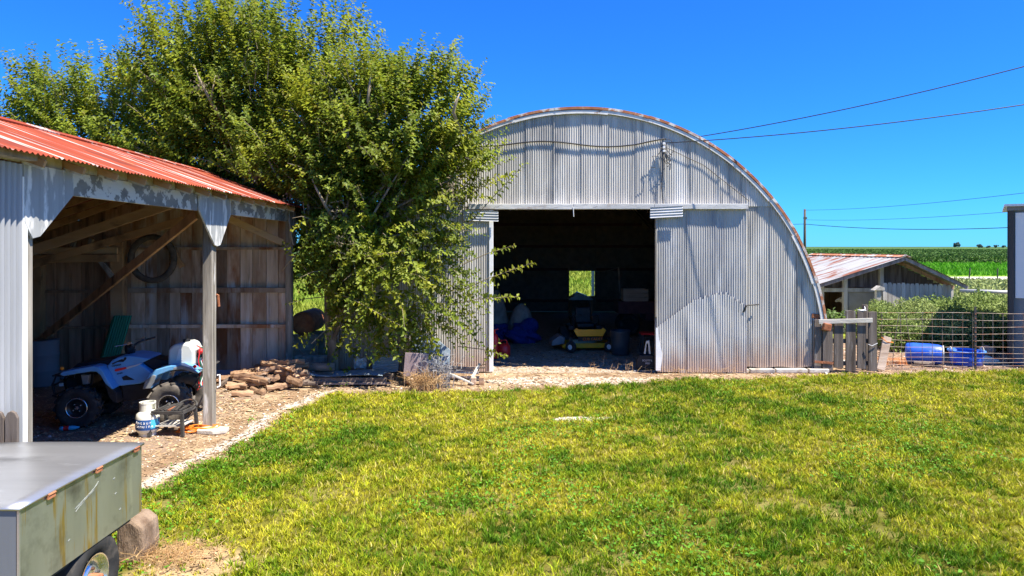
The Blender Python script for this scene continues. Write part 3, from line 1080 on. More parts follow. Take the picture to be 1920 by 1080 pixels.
# flashing along the front edge of the arch, in overlapping lengths
segs = 15
for i in range(segs):
    t0, t1 = .11 + (math.pi - .22) * i / segs, .11 + (math.pi - .22) * (i + 1) / segs
    for nm, r0, r1, y0, y1, mt in (("edge_flashing", BR - .05, BR + .02, BY - .068, BY - .036, 'trim_white'), ("edge_flashing", BR + .022, BR + .075, BY - .082, BY + .25, 'trim_rust')):
        j = RNG.normal(0, .008) if 'x' else 0
        r0_, r1_ = r0 + j, r1 + j
        vs, fs = [], []
        m = 5
        for k in range(m + 1):
            t = t0 - .012 + (t1 - t0 + .024) * k / m
            for r, y in ((r0_, y0 - .004 * (i % 2)), (r1_, y0 - .004 * (i % 2)), (r1_, y1), (r0_, y1)):
                vs.append((BX + r * math.cos(t), y, BZ + r * math.sin(t)))
        for k in range(m):
            for q in range(4):
                q2 = (q + 1) % 4
                fs.append((k * 4 + q, k * 4 + q2, k * 4 + 4 + q2, k * 4 + 4 + q))
        fs += [(0, 1, 2, 3), (m * 4 + 3, m * 4 + 2, m * 4 + 1, m * 4)]
        MB().add(vs, fs).build(nm, M[mt], barn)
# foot of the arch on the right, bent and rusted
MB().box((BX + BR + .0, BY - .14, .98), (.17, .10, .16), Matrix.Rotation(.2, 3, 'Y')).build("flashing_foot", M['rust'], barn, bevel=.02)
# back wall as boards with two openings
holes = [(2.34, 3.39, .67, 1.69), (.36, .55, .18 + .0, .36 + .0)]
wz0 = CAMH - (555 - HOR) / FPX * BBACK
wz1 = CAMH - (508 - HOR) / FPX * BBACK
holes = [((1067 - 960) / FPX * BBACK, (1115 - 960) / FPX * BBACK, wz0, wz1), ((976 - 960) / FPX * BBACK, (985 - 960) / FPX * BBACK, CAMH - (580 - HOR) / FPX * BBACK, CAMH - (570 - HOR) / FPX * BBACK)]
_hb = [h for q in holes for h in q[:2]]
bxs = sorted([v_ for v_ in np.arange(BX - BR + .02, BX + BR, .3) if min(abs(v_ - h) for h in _hb) > .03] + _hb)
mb = MB()
for a, b in zip(bxs[:-1], bxs[1:]):
    if b - a < .01:
        continue
    c = (a + b) / 2
    segz = [(0.0, max(arch(a, BR - .005), arch(b, BR - .005)))]
    for (hx0, hx1, hz0, hz1) in holes:
        if hx0 - 1e-4 <= c <= hx1 + 1e-4:
            ns = []
            for s0, s1 in segz:
                ns += [(s0, hz0), (hz1, s1)]
            segz = ns
    for s0, s1 in segz:
        mb.box((c, BBACK, (s0 + s1) / 2), (b - a, .05, s1 - s0))
mb.build("back_wall", M['sheathing'], barn)
for z in (.7, 1.75, 2.7, 3.6):
    hw = math.sqrt(max(.1, (BR - .2) ** 2 - (z - BZ) ** 2))
    if z in (.7, 1.75):
        for a, b in ((BX - hw, holes[0][0] - .06), (holes[0][1] + .06, BX + hw)):
            MB().box(((a + b) / 2, BBACK - .07, z - .25 * (z < 1)), (b - a, .07, .11)).build("girt", M['wagon'], barn)
    else:
        MB().box((BX, BBACK - .07, z), (hw * 2, .07, .11)).build("girt", M['wagon'], barn)
h = holes[0]
wf = MB()
for x in (h[0] - .03, h[1] + .03):
    wf.box((x, BBACK - .03, (h[2] + h[3]) / 2), (.06, .12, h[3] - h[2] + .12))
for z in (h[2] - .03, h[3] + .03):
    wf.box(((h[0] + h[1]) / 2, BBACK - .03, z), (h[1] - h[0], .12, .06))
wfo = wf.build("window_frame", M['sheathing'], barn)
# the shutter that stands open outside, seen through the window
mb = MB()
mb.corr(BBACK + .06, BBACK + .95, h[2] - .06, h[3] + .1, lambda u, v, w: (h[1] - .02 + w, u, v), pitch=.09, amp=.012)
mb.build("shutter", M['galv_blue'], wfo, smooth=True)
# stone sill under the front wall, in separate blocks
xx = 3.55
while xx < 6.6:
    L = random.uniform(.35, .8)
    MB().box((xx + L / 2, BY - .05 + random.uniform(-.02, .02), .035), (L - .03, .16, .09)).build("sill_stone", M['stone'], barn, bevel=.02)
    xx += L

# ================================================================ OPEN SHED (local frame: y along the front, x outward)
SHL = Vector((-4.47, 10.13, 0))
shed = thing("machine_shed", "open-fronted weathered wooden machine shed with red metal roof", "shed", SHL, R(1.55))
YA, YB = -7.2, 3.97          # near and far end of the shed along its front
XBK = -5.15                  # back wall
RIDGE_X, RIDGE_Z, PITCH = -1.75, 4.22, .36
EAVE_X = .31


def roofz(x):
    return RIDGE_Z - PITCH * abs(x - RIDGE_X)


for y, s_, b0 in ((0, .145, 0), (YB, .13, 0), (-4.055, .115, 0)):
    MB().box((-.02 if y > -1 else 0, y, 1.62), (s_, s_, 3.24)).build("post", M['post'], shed, local=True, bevel=.008)
for y in (-3.98, 0, YB - .1):
    MB().box((XBK + .12, y, 1.4), (.16, .16, 2.8)).build("post", M['rafter'], shed, local=True)
MB().box((-3.42, YB - .14, 1.45), (.24, .16, 2.9)).build("post", M['rafter'], shed, local=True)
# front beam in three lengths, with gusset boards over the posts
for a, b in ((-3.46, -.60), (.53, 3.62)):
    MB().box((.045, (a + b) / 2, 3.315), (.035, b - a, .235)).build("fascia_board", M['paint_peel'], shed, local=True, bevel=.004)
MB().box((-.06, (YA + YB) / 2, 3.36), (.10, YB - YA, .16)).build("plate_beam", M['wood_grey'], shed, local=True)
for poly in ([(-.60, 3.43), (.53, 3.43), (.53, 3.19), (.13, 2.72), (.02, 2.70), (-.08, 2.72), (-.60, 3.20)],
             [(-4.16, 3.43), (-3.46, 3.43), (-3.46, 3.20), (-3.95, 2.79), (-4.05, 2.77), (-4.16, 2.92)],
             [(3.62, 3.43), (4.05, 3.43), (4.05, 2.72), (3.88, 2.72), (3.62, 3.19)]):
    MB().prism(poly, .066, .092, 'x').build("gusset", M['paint_gusset'], shed, local=True, bevel=.003)
# closed near bay: corrugated sheets with a board on the corner
xs = steps(YA, -4.165, .62)
for i in range(len(xs) - 1):
    mb = MB()
    mb.corr(xs[i] - .01, xs[i + 1] + .01, .03, 3.42, lambda u, v, w: (.06 + w + (i % 2) * .003, u, v), pitch=.072, amp=.026, rows=6, dent=.004)
    mb.build("side_sheet", M['galv_blue'], shed, local=True, smooth=True)
MB().box((.078, -4.145, 1.66), (.022, .06, 3.3)).build("corner_trim", M['white_paint'], shed, local=True)
MB().box((.13, -5.55, 3.475), (.16, 3.0, .06)).build("eave_board", M['wood_grey'], shed, local=True)
# rafters: front tails and the long back slope
yr = YA + .15
while yr < YB:
    mb = MB()
    mb.bar((EAVE_X - .05, yr, roofz(EAVE_X - .05) - .075), (RIDGE_X, yr, RIDGE_Z - .075), .035, .065)
    mb.build("rafter", M['rafter'], shed, local=True)
    mb = MB()
    mb.bar((RIDGE_X, yr, RIDGE_Z - .14), (XBK - .2, yr, roofz(XBK - .2) - .14), .045, .12)
    mb.build("rafter", M['rafter'], shed, local=True)
    if yr + .58 < YB:
        MB().box((.055, yr + .29, 3.487), (.02, .53, .10)).build("eave_block", M['eave_paint'], shed, local=True)
    MB().bar((.08, yr, roofz(.08) - .09), (EAVE_X - .06, yr, roofz(EAVE_X - .06) - .085), .03, .085).build("rafter_tail", M['eave_paint'], shed, local=True)
    yr += .58
for k, x in enumerate(np.arange(XBK, EAVE_X, .62)):
    MB().box((x, (YA + YB) / 2, roofz(x) - .045), (.14, YB - YA - .1, .022)).build("roof_lath", M['rafter'], shed, local=True)
# roof sheets, each with its own corrugations
xs = steps(YA - .1, YB + .28, .64)
cs = math.cos(math.atan(PITCH))
for i in range(len(xs) - 1):
    for side in (0, 1):
        mb = MB()
        if side == 0:
            L = (EAVE_X + .02 - RIDGE_X)
            j = random.uniform(-.02, .02)
            mb.corr(xs[i] - .02, xs[i + 1] + .02, 0, L + j, lambda u, v, w: (RIDGE_X + v, u, RIDGE_Z - PITCH * v + w + .012 + (i % 2) * .004), pitch=.068, amp=.009, rows=3, dent=.003)
            mb.build("roof_sheet", M['roof_red'], shed, local=True, smooth=True)
        else:
            L = RIDGE_X - XBK + .35
            mb.corr(xs[i] - .02, xs[i + 1] + .02, 0, L, lambda u, v, w: (RIDGE_X - v, u, RIDGE_Z - PITCH * v + w + .012 + (i % 2) * .004), pitch=.136, amp=.009, rows=2, seg=4)
            mb.build("roof_sheet", M['roof_red'], shed, local=True, smooth=True)
mb = MB()
mb.bar((RIDGE_X + .08, YA - .1, RIDGE_Z + .005), (RIDGE_X + .08, YB + .28, RIDGE_Z + .005), .2, .02, (PITCH, 0, 1))
mb.bar((RIDGE_X - .08, YA - .1, RIDGE_Z + .005), (RIDGE_X - .08, YB + .28, RIDGE_Z + .005), .2, .02, (-PITCH, 0, 1))
mb.build("ridge_cap", M['roof_red'], shed, local=True)
# end wall, one board at a time, and the rails nailed across it
x = -.02
i = 0
while x > XBK + .1:
    w = random.uniform(.22, .29)
    xl = max(x - w, XBK)
    c = (x + xl) / 2
    top = roofz(c) - .06
    y = YB + .05 + random.uniform(-.006, .006)
    mt = M['wood_mixed'] if c > -3.3 else M['wood_brown']
    if c > -3.3 and random.random() < .65:
        zb = random.choice([2.62, 1.74, 2.66])
        MB().box((c, y, (.12 + zb) / 2), (abs(x - xl) - .008, .022, zb - .12)).build("board", mt, shed, local=True)
        MB().box((c + random.uniform(-.01, .01), y + .003, (zb + .006 + top) / 2), (abs(x - xl) - .008, .022, top - zb - .006)).build("board", mt, shed, local=True)
    else:
        MB().box((c, y, (.12 + top) / 2), (abs(x - xl) - .01, .022, top - .12)).build("board", mt, shed, local=True)
    x = xl
MB().prism([(-.03, .1), (XBK, .1), (XBK, roofz(XBK) - .05), (RIDGE_X, RIDGE_Z - .05), (-.03, roofz(-.03) - .05)], YB + .075, YB + .085).build("light_gap_backing", M['wood_brown'], shed, local=True)  # unseen sheet added to stop light through the board gaps
MB().box((XBK - .03, (YA + YB) / 2, 1.5), (.012, YB - YA, 3.0)).build("light_gap_backing", M['wood_brown'], shed, local=True)  # added behind the back wall boards to close bright slits
MB().box((-2.6, YB + .03, .07), (5.1, .02, .16)).build("base_strip", M['blue_panel'], shed, local=True)
for z, t in ((2.66, .05), (1.80, .10), (1.06, .07)):
    MB().box((-1.68, YB - .01, z), (3.2, .09, t)).build("rail", M['wood_mixed'], shed, local=True)
    MB().box((-4.3, YB - .01, z - .02), (1.55, .07, .05)).build("rail", M['wood_brown'], shed, local=True)
# back wall boards
y = YA
while y < YB:
    w = random.uniform(.22, .29)
    MB().box((XBK, y + w / 2, 1.51), (.022, w - .012, 2.98)).build("board", M['wood_brown'], shed, local=True)
    y += w
MB().box(((XBK) / 2, YA, 1.7), (-XBK, .03, 3.3)).build("near_wall", M['wood_brown'], shed, local=True)


def sl(px, py, Y):
    p = at(px, py, Y) - SHL
    return Matrix.Rotation(-R(1.55), 3, 'Z') @ p


MB().bar(sl(40, 470, 13.8), sl(222, 470, 13.8), .10, .13).build("tie_beam", M['beam_brown'], shed, local=True, bevel=.006)
MB().bar(sl(40, 486, 13.75), sl(222, 484, 13.75), .10, .15).build("tie_beam", M['rafter'], shed, local=True, bevel=.006)
MB().bar(sl(20, 483, 12.2), sl(352, 372, 12.2), .055, .17, (0, 0, 1)).build("brace", M['beam_brown'], shed, local=True, bevel=.005)
MB().bar(sl(-20, 520, 13.0), sl(345, 412, 13.0), .055, .14, (0, 0, 1)).build("brace", M['rafter'], shed, local=True, bevel=.005)
MB().bar(sl(70, 642, 13.7), sl(368, 402, 10.5), .05, .15).build("brace", M['rafter'], shed, local=True, bevel=.005)
MB().bar(sl(188, 488, 13.75), sl(216, 526, 13.75), .06, .09).build("brace", M['wood_grey'], shed, local=True, bevel=.005)
MB().bar(sl(418, 405, 13.3), sl(530, 455, 13.9), .05, .13).build("brace", M['beam_brown'], shed, local=True, bevel=.005)
MB().bar(sl(315, 455, 13.9), sl(342, 500, 13.9), .05, .10).build("brace", M['rafter'], shed, local=True, bevel=.005)
for px in (136, 168, 199):
    MB().bar(sl(px, 462, 13.7), sl(px + 4, 448, 13.7), .07, .07).build("joist_end", M['wood_grey'], shed, local=True)
MB().tube([(.055, .06, 1.98), (.075, .08, 1.97), (.085, .09, 1.80)], .018).build("hook", M['rust'], shed, local=True)
MB().tube([(.08, .03, .78), (.11, .05, .79), (.115, .05, .62), (.08, .03, .60)], .012).build("door_pull", M['white_paint'], shed, local=True)

# ================================================================ TREE
TREE = Vector((-3.72, 14.15, 0))
tree = thing("tree", "big bushy green tree growing between the shed and the barn", "tree", TREE)
ELL = [(-5.3, 15.6, 4.9, 3.5, 2.4, 3.3), (-2.5, 13.9, 4.75, 2.1, 1.25, 1.65), (-10.1, 16.6, 4.8, 2.7, 2.0, 2.3),
       (-2.55, 13.75, 2.4, 1.75, .75, 2.0), (-3.7, 13.7, 3.7, 1.35, .8, 1.6), (-7.0, 16.0, 4.2, 2.6, 1.5, 2.2), (-6.4, 15.6, 6.2, 2.2, 1.6, 2.1)]
NSH = [2600, 1400, 1750, 540, 560, 1050, 900]


def blocked(P):
    X, Y, Z = P[:, 0], P[:, 1], P[:, 2]
    d = BR ** 2 - (X - BX) ** 2
    az = np.where(d > 0, BZ + np.sqrt(np.maximum(d, 0)), 0)
    inb = (Y > BY - .28) & (np.abs(X - BX) < BR + .15) & (Z < az + .2)
    xl = X + 4.47
    rz = RIDGE_Z - PITCH * np.abs(xl - RIDGE_X)
    ins = (X < -4.05) & (Y < 14.45) & (Z < rz + .15)
    gap = (X / Y > -.322) & (X / Y < -.268) & ((2.7 - Z) / Y > .068) & ((2.7 - Z) / Y < .125)
    win = (X / Y > -.020)& (Z < 3.55)
    junk = (Z < .5) & (X > -3.3) & (X < -1.0)
    return inb | ins | gap | win | junk | (Z < .12)


Ps, Ds, Ns, Ls, Ws, Cs = [], [], [], [], [], []
twigs = MB()
limbs = []


def shoot(p, d, L, nl, bright, droop=0.0, lsize=1.0):
    lsize = lsize * RNG.uniform(.72, 1.25)
    t = np.linspace(.08, 1, nl) + RNG.normal(0, .015, nl)
    pos = p[None] + d[None] * (t * L)[:, None] + np.array([0, 0, -droop]) * (t ** 2)[:, None] * L
    a = np.arange(nl) * 2.4 + RNG.uniform(0, 6)
    o1 = np.cross(d, [0, 0, 1.0])
    if np.linalg.norm(o1) < .1:
        o1 = np.array([1.0, 0, 0])
    o1 /= np.linalg.norm(o1)
    o2 = np.cross(d, o1)
    side = o1[None] * np.cos(a)[:, None] + o2[None] * np.sin(a)[:, None]
    dl = side * .9 + d[None] * .55 + np.array([0, 0, -.28]) + RNG.normal(0, .22, (nl, 3))
    nrm = d[None] * .6 + np.array([0, 0, .8]) - side * .2 + RNG.normal(0, .35, (nl, 3))
    sz = RNG.uniform(.09, .155, nl) * (1.1 - .45 * t) * lsize
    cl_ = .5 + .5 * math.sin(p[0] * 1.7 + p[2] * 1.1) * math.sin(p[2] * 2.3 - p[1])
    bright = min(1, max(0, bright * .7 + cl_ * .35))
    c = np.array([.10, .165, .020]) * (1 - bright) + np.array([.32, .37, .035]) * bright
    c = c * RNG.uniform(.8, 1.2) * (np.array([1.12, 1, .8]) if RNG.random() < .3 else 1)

    c = c[None] * RNG.uniform(.65, 1.35, nl)[:, None]
    yl = RNG.random(nl) < .04
    c[yl] = np.array([.30, .28, .05])
    Ps.append(pos)
    Ds.append(dl)
    Ns.append(nrm)
    Ls.append(sz)
    Ws.append(sz * RNG.uniform(.5, .68, nl))
    Cs.append(c)


for e, ns in zip(ELL, NSH):
    c = np.array(e[:3])
    r = np.array(e[3:])
    dirs = RNG.normal(0, 1, (ns * 2, 3))
    dirs /= np.linalg.norm(dirs, axis=1, keepdims=True)
    keep = (dirs[:, 1] < .55)                      # the side away from the yard carries fewer shoots
    dirs = dirs[keep][:ns]
    for dv in dirs:
        lump = .80 + .28 * (math.sin(dv[0] * 7 + e[0]) * math.sin(dv[2] * 8 + e[1]) + .5 * math.sin(dv[1] * 9))
        rad = (1 - .62 * RNG.random() ** 1.6) * min(lump + .12, 1.08) * .92
        p = c + dv * r * rad
        out = dv * np.array([1, .8, .6]) + np.array([0, -.05, 1.05 + .4 * max(dv[2], 0)]) + RNG.normal(0, .30, 3)
        if p[2] < 3.4 and p[1] < 14.6:
            out = dv * 1.2 + np.array([0, -.35, .25]) + RNG.normal(0, .4, 3)
        out /= np.linalg.norm(out)
        L = RNG.uniform(.35, .95) * (1.25 if dv[2] > .5 else 1)
        shoot(p, out, L, int(11 + L * 15), RNG.beta(2, 2), .15 if p[2] > 3.4 else .35)
        if RNG.random() < .16:
            q = p + out * L
            if not blocked(np.array([p, q])).any():
                twigs.tube([p - out * .25, p + out * L * .6, q - np.array([0, 0, .1 * L])], [.009, .006, .003], 3, False)
        if RNG.random() < .016:
            limbs.append(p)
P = np.concatenate(Ps)
k = ~blocked(P)
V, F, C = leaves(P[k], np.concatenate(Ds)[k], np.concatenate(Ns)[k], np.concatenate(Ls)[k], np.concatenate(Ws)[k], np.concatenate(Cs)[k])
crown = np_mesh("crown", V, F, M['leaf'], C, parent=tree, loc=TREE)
crown["kind"] = "stuff"
twigs.build("twigs", M['twig'], tree)["kind"] = "stuff"
# trunk, and limbs that rise from it
mb = MB()
mb.tube([TREE + Vector((0, 0, -.05)), TREE + Vector((.02, -.02, .5)), TREE + Vector((-.06, 0, 1.2)), TREE + Vector((-.1, .1, 2.2)), TREE + Vector((-.25, .4, 3.4))], [.15, .115, .105, .10, .085], 10)
mb.build("trunk", M['bark'], tree, smooth=True)
for q in limbs:
    q = Vector(q)
    if q.z < 1.2:
        continue
    z0 = random.uniform(.5, 2.4) if q.z > 3 else random.uniform(.3, 1.2)
    b = TREE + Vector((-.05, 0, z0))
    if q.x > -3.6 or q.y < 14.6:
        mid = b.lerp(q, .5) + Vector((random.uniform(-.15, .15), -.25, .25))
    else:
        mid = Vector((b.x - .1, 14.7, max(3.2, q.z * .6)))
    pts = [b, b.lerp(mid, .6) + Vector((0, 0, .1)), mid, mid.lerp(q, .6), q]
    if blocked(np.array([list(p) for p in pts[1:]])).any():
        continue
    r = random.uniform(.022, .045)
    MB().tube(pts, [r * 1.3, r, r * .8, r * .55, r * .3], 6, False).build("limb", M['bark'], tree, smooth=True)
# bare pale forks that show through the leaves, and webbed dead leaves
for (px, py, Y, dx, dz) in ((395, 190, 13.9, -.35, .75), (650, 265, 13.0, -.08, .6), (690, 190, 12.9, .05, .45), (610, 385, 12.95, -.25, .5), (850, 210, 12.7, .12, .35), (520, 330, 13.6, -.2, .4)):
    p = at(px, py, Y)
    MB().tube([p + Vector((.12, .3, -.35)), p, p + Vector((dx * .6, -.05, dz * .6)), p + Vector((dx, 0, dz))], [.04, .032, .022, .01], 6).tube([p, p + Vector((dx * -.1 + .06, 0, dz * .7))], [.026, .01], 5).build("bare_fork", M['twig'], tree, smooth=True)
for k, (px, py, Y) in enumerate(((375, 160, 13.8), (640, 455, 12.75), (648, 590, 13.2), (845, 352, 12.8), (545, 372, 13.2), (630, 395, 12.9), (480, 330, 13.6))):
    p = at(px, py, Y)
    n = 60
    pp = np.array(p)[None] + RNG.normal(0, 1, (n, 3)) * np.array([.09, .07, .10])
    v, f, c = leaves(pp, RNG.normal(0, 1, (n, 3)) + np.array([0, 0, -.6]), RNG.normal(0, 1, (n, 3)), RNG.uniform(.04, .10, n), RNG.uniform(.015, .04, n), np.array([.36, .30, .20]) * RNG.uniform(.6, 1.2, n)[:, None])
    o = np_mesh("dead_leaf_cluster", v, f, M['leaf'], c, parent=tree, loc=TREE)
    o["kind"] = "stuff"
# leafy sprays that reach across the doorway and the shed post: each a part
for (px0, py0, px1, py1, Y, nl) in ((915, 522, 1000, 492, 13.4, 26), (915, 475, 965, 460, 13.5, 18), (900, 560, 972, 556, 13.4, 24), (905, 655, 950, 668, 13.5, 18), (900, 690, 935, 640, 13.6, 14),
                              (915, 380, 985, 305, 13.3, 26), (905, 350, 960, 325, 13.3, 20), (570, 500, 530, 455, 13.0, 18), (575, 560, 538, 570, 13.1, 16), (560, 470, 615, 415, 12.9, 20), (690, 480, 760, 470, 12.8, 22), (660, 560, 750, 610, 12.8, 24)):
    Ps, Ds, Ns, Ls, Ws, Cs = [], [], [], [], [], []
    a, b = at(px0, py0, Y + .15), at(px1, py1, Y - .1)
    d = b - a
    L = d.length
    d.normalize()
    shoot(np.array(a), np.array(d), L, nl, .8, .0, 1.0)
    v, f, c = leaves(np.concatenate(Ps), np.concatenate(Ds), np.concatenate(Ns), np.concatenate(Ls), np.concatenate(Ws), np.concatenate(Cs))
    mb = MB()
    mb.tube([a - d * .5 + Vector((-.1, .25, -.1)), a, b], [.012, .008, .003], 4, False)
    br = mb.build("branch", M['twig'], tree)
    o = np_mesh("foliage", v, f, M['leaf'], c, parent=br, loc=TREE)
    o["kind"] = "stuff"

# ================================================================ FARM MACHINES
def wheel(name, parent, c, r, w, rim_r, lugs, mt_tyre, mt_rim, ring=None, bolts=4, y_out=-1):
    """wheel whose axle runs along y; y_out is the side that faces out"""
    c = Vector(c)
    mb = MB()
    h = w / 2
    prof = [(rim_r, -h * .72), (rim_r + (r - rim_r) * .35, -h * .98), (r * .90, -h), (r * .975, -h * .80), (r, -h * .35), (r, h * .35), (r * .975, h * .80), (r * .90, h), (rim_r + (r - rim_r) * .35, h * .98), (rim_r, h * .72)]
    mb.lathe(prof, 28, c, 'y')
    ty = mb.build(name, M[mt_tyre], parent, local=True, smooth=True)
    if lugs:
        mb = MB()
        for k in range(lugs):
            for s in (-1, 1):
                a = 2 * math.pi * (k + .25 * (s > 0)) / lugs
                rot = Matrix.Rotation(-a, 3, 'Y') @ Matrix.Rotation(s * .55, 3, 'X')
                rad = Matrix.Rotation(-a, 3, 'Y') @ Vector((r + .004, 0, 0))
                mb.box(c + rad + Vector((0, s * h * .48, 0)), (.030, w * .50, .036), Matrix.Rotation(-a, 3, 'Y') @ Matrix.Rotation(s * .6, 3, 'X'))
        mb.build("tread_lugs", M['tread'] if mt_tyre == 'tread' else M['rubber'], ty, local=True, bevel=.005)
    mb = MB()
    y0 = y_out * h * .55
    mb.lathe([(rim_r * 1.01, -h * .7), (rim_r * 1.01, h * .7)], 28, c, 'y')
    mb.lathe([(rim_r, y_out * h * .75), (rim_r * .93, y_out * h * .78), (rim_r * .88, y0), (rim_r * .55, y0 * .7), (rim_r * .32, y0), (.001, y0)], 28, c, 'y')
    ri = mb.build("rim", M[mt_rim], ty, local=True, smooth=True)
    if ring:
        mb = MB()
        pts = [c + Vector((rim_r * 1.0 * math.cos(t), y_out * h * .80, rim_r * 1.0 * math.sin(t))) for t in np.linspace(0, 2 * math.pi, 33)]
        mb.tube(pts, .010, 6, False)
        mb.build("rim_ring", M[ring], ri, local=True, smooth=True) if False else mb.build("rim_ring", M[ring], ty, local=True, smooth=True)
    if bolts:
        mb = MB()
        for k in range(bolts):
            a = 2 * math.pi * (k + .4) / bolts
            mb.lathe([(.001, y_out * (h * .55 + .022)), (.011, y_out * (h * .55 + .018)), (.012, y_out * h * .45)], 8, c + Vector((rim_r * .42 * math.cos(a), 0, rim_r * .42 * math.sin(a))), 'y')
        mb.lathe([(.001, y_out * (h * .55 + .03)), (.028, y_out * (h * .55 + .025)), (.032, y_out * h * .45)], 12, c, 'y')
        mb.build("hub", M['chrome'], ty, local=True)
    return ty


# --- quad bike, side on to the yard, front to the left (local x to the rear, near side at -y)
quad = thing("quad_bike", "blue-grey four-wheel quad bike parked in the open shed", "quad bike", (-5.90, 10.72, 0), R(9))
K = .00805


def A(cx, cy):
    return ((cx / 6 + 90 - 226) * K, .31 - (cy / 6 + 620 - 760) * K)


def poly(*pts):
    return [A(*p) for p in pts]


for s in (-1, 1):
    mb = MB()
    p = poly((160, 470), (195, 440), (350, 412), (500, 388), (560, 400), (605, 450), (650, 545), (712, 650), (690, 650), (630, 590), (575, 490), (535, 452), (480, 448), (330, 468), (200, 492))
    mb.prism(p, s * .20, s * .50)
    mb.build("front_fender", M['atv_blue'], quad, local=True, bevel=.016, seg=3)
    mb = MB()
    p = poly((1030, 655), (1050, 560), (1090, 490), (1150, 445), (1300, 408), (1420, 400), (1500, 425), (1610, 495), (1585, 500), (1440, 448), (1300, 462), (1170, 512), (1130, 590), (1110, 655))
    mb.prism(p, s * .18, s * .50)
    mb.build("rear_fender", M['atv_blue'], quad, local=True, bevel=.016, seg=3)
    mb = MB()
    p = poly((1345, 425), (1420, 402), (1500, 426), (1612, 497), (1585, 500), (1440, 448), (1330, 458))
    mb.prism(p, s * .19, s * .507)
    mb.build("fender_flare", M['atv_grey'], quad, local=True, bevel=.01)
    mb = MB()
    p = poly((1015, 660), (1045, 560), (1130, 500), (1160, 512), (1135, 590), (1100, 655))
    mb.prism(p, s * .22, s * .508)
    mb.build("mud_guard", M['atv_grey'], quad, local=True, bevel=.01)
    mb = MB()
    p = poly((610, 590), (640, 610), (700, 650), (735, 700), (745, 815), (690, 790), (655, 740))
    mb.prism(p, s * .26, s * .47)
    mb.build("foot_guard", M['black'], quad, local=True, bevel=.01)
p = poly((585, 415), (640, 350), (700, 318), (800, 303), (900, 315), (1000, 338), (1030, 352), (935, 402), (1060, 500), (1035, 590), (930, 628), (740, 645), (690, 640), (640, 540))
body = MB().prism(p, -.30, .30).build("body", M['atv_blue'], quad, local=True, bevel=.03, seg=3)
MB().prism(poly((745, 545), (790, 525), (880, 578), (760, 580)), -.307, -.296).build("side_vent", M['black'], body, local=True)
MB().prism(poly((640, 385), (740, 340), (790, 345), (760, 372), (700, 372), (645, 402)), -.306, -.29).build("side_intake", M['black'], body, local=True, bevel=.004)
MB().lathe([(.001, -.312), (.018, -.312), (.02, -.29)], 12, Vector((A(780, 332)[0], 0, A(780, 332)[1])), 'y').build("fuel_cap", M['black'], body, local=True)
MB().prism(poly((672, 455), (700, 445), (800, 428), (905, 405), (905, 416), (800, 448), (690, 478), (672, 470)), -.309, -.297).build("red_decal", M['red'], body, local=True)
MB().prism(poly((790, 432), (905, 405), (960, 385), (960, 392), (905, 420), (800, 452)), -.3095, -.2975).build("pale_decal", M['white_plastic'], body, local=True)
x, z = A(687, 410)
text_mesh("lettering", "YAMAHA", .034, M['black'], body, (x, -.303, z), (R(90), R(-10), 0), .004)
x, z = A(722, 502)
text_mesh("lettering", "4x4 EPS", .026, M['black'], body, (x, -.303, z), (R(90), R(-10), 0), .004)
MB().prism(poly((720, 640), (930, 632), (1040, 600), (1035, 700), (1000, 800), (880, 815), (745, 822)), -.26, .26).build("engine_cover", M['black'], quad, local=True, bevel=.02)
MB().prism(poly((930, 402), (1000, 362), (1040, 352), (1150, 372), (1260, 388), (1390, 380), (1400, 400), (1300, 412), (1150, 440), (1085, 470), (1060, 497)), -.19, .19).build("seat", M['black'], quad, local=True, bevel=.03, seg=3)
MB().prism(poly((200, 440), (260, 385), (480, 365), (640, 330), (700, 318), (640, 352), (585, 415), (500, 392)), -.24, .24).build("front_hood", M['black'], quad, local=True, bevel=.02)
mb = MB()
for yy in (-.40, -.2, 0, .2, .40):
    mb.tube([(A(180, 0)[0], yy, .81), (A(560, 0)[0], yy, .82)], .011)
for cx_ in (180, 300, 430, 560):
    mb.tube([(A(cx_, 0)[0], -.42, .815), (A(cx_, 0)[0], .42, .815)], .012)
for cx_ in (220, 520):
    for yy in (-.25, .25):
        mb.tube([(A(cx_, 0)[0], yy, .815), (A(cx_, 0)[0] + .02, yy, .70)], .011)
mb.build("front_rack", M['black'], quad, local=True)
mb = MB()
for yy in (-.38, -.2, 0, .2, .38):
    mb.tube([(A(1290, 0)[0], yy, .80), (A(1660, 0)[0], yy, .80)], .011)
for cx_ in (1290, 1420, 1550, 1660):
    mb.tube([(A(cx_, 0)[0], -.40, .795), (A(cx_, 0)[0], .40, .795)], .012)
for yy in (-.28, .28):
    mb.tube([(A(1640, 0)[0], yy, .79), (A(1500, 0)[0], yy, .52)], .014)
mb.build("rear_rack", M['iron'], quad, local=True)
mb = MB()
for yy in (-.18, .18):
    mb.tube([(A(200, 0)[0], yy, .70), (A(20, 0)[0], yy, .74), (A(-20, 0)[0], yy, .60), (A(10, 0)[0], yy, .42), (A(170, 0)[0], yy, .36)], .016)
for zz in (.74, .60, .44):
    mb.tube([(A(0, 0)[0], -.22, zz), (A(0, 0)[0], .22, zz)], .014)
mb.build("front_bumper", M['black'], quad, local=True)
MB().prism(poly((170, 480), (330, 470), (420, 520), (400, 640), (300, 740), (150, 720), (100, 600)), -.17, .17).build("front_frame", M['black'], quad, local=True, bevel=.02)
MB().box((A(92, 618)[0], -.24, A(92, 618)[1]), (.06, .01, .045)).build("licence_tag", M['white_plastic'], quad, local=True)
MB().prism(poly((325, 500), (415, 500), (400, 610), (345, 610)), -.34, -.26).build("suspension_strut", M['atv_grey'], quad, local=True, bevel=.008)
mb = MB()
hx, hz = A(790, 235)
mb.tube([(A(740, 0)[0], 0, .78), (hx, 0, hz - .03)], .03, 8)
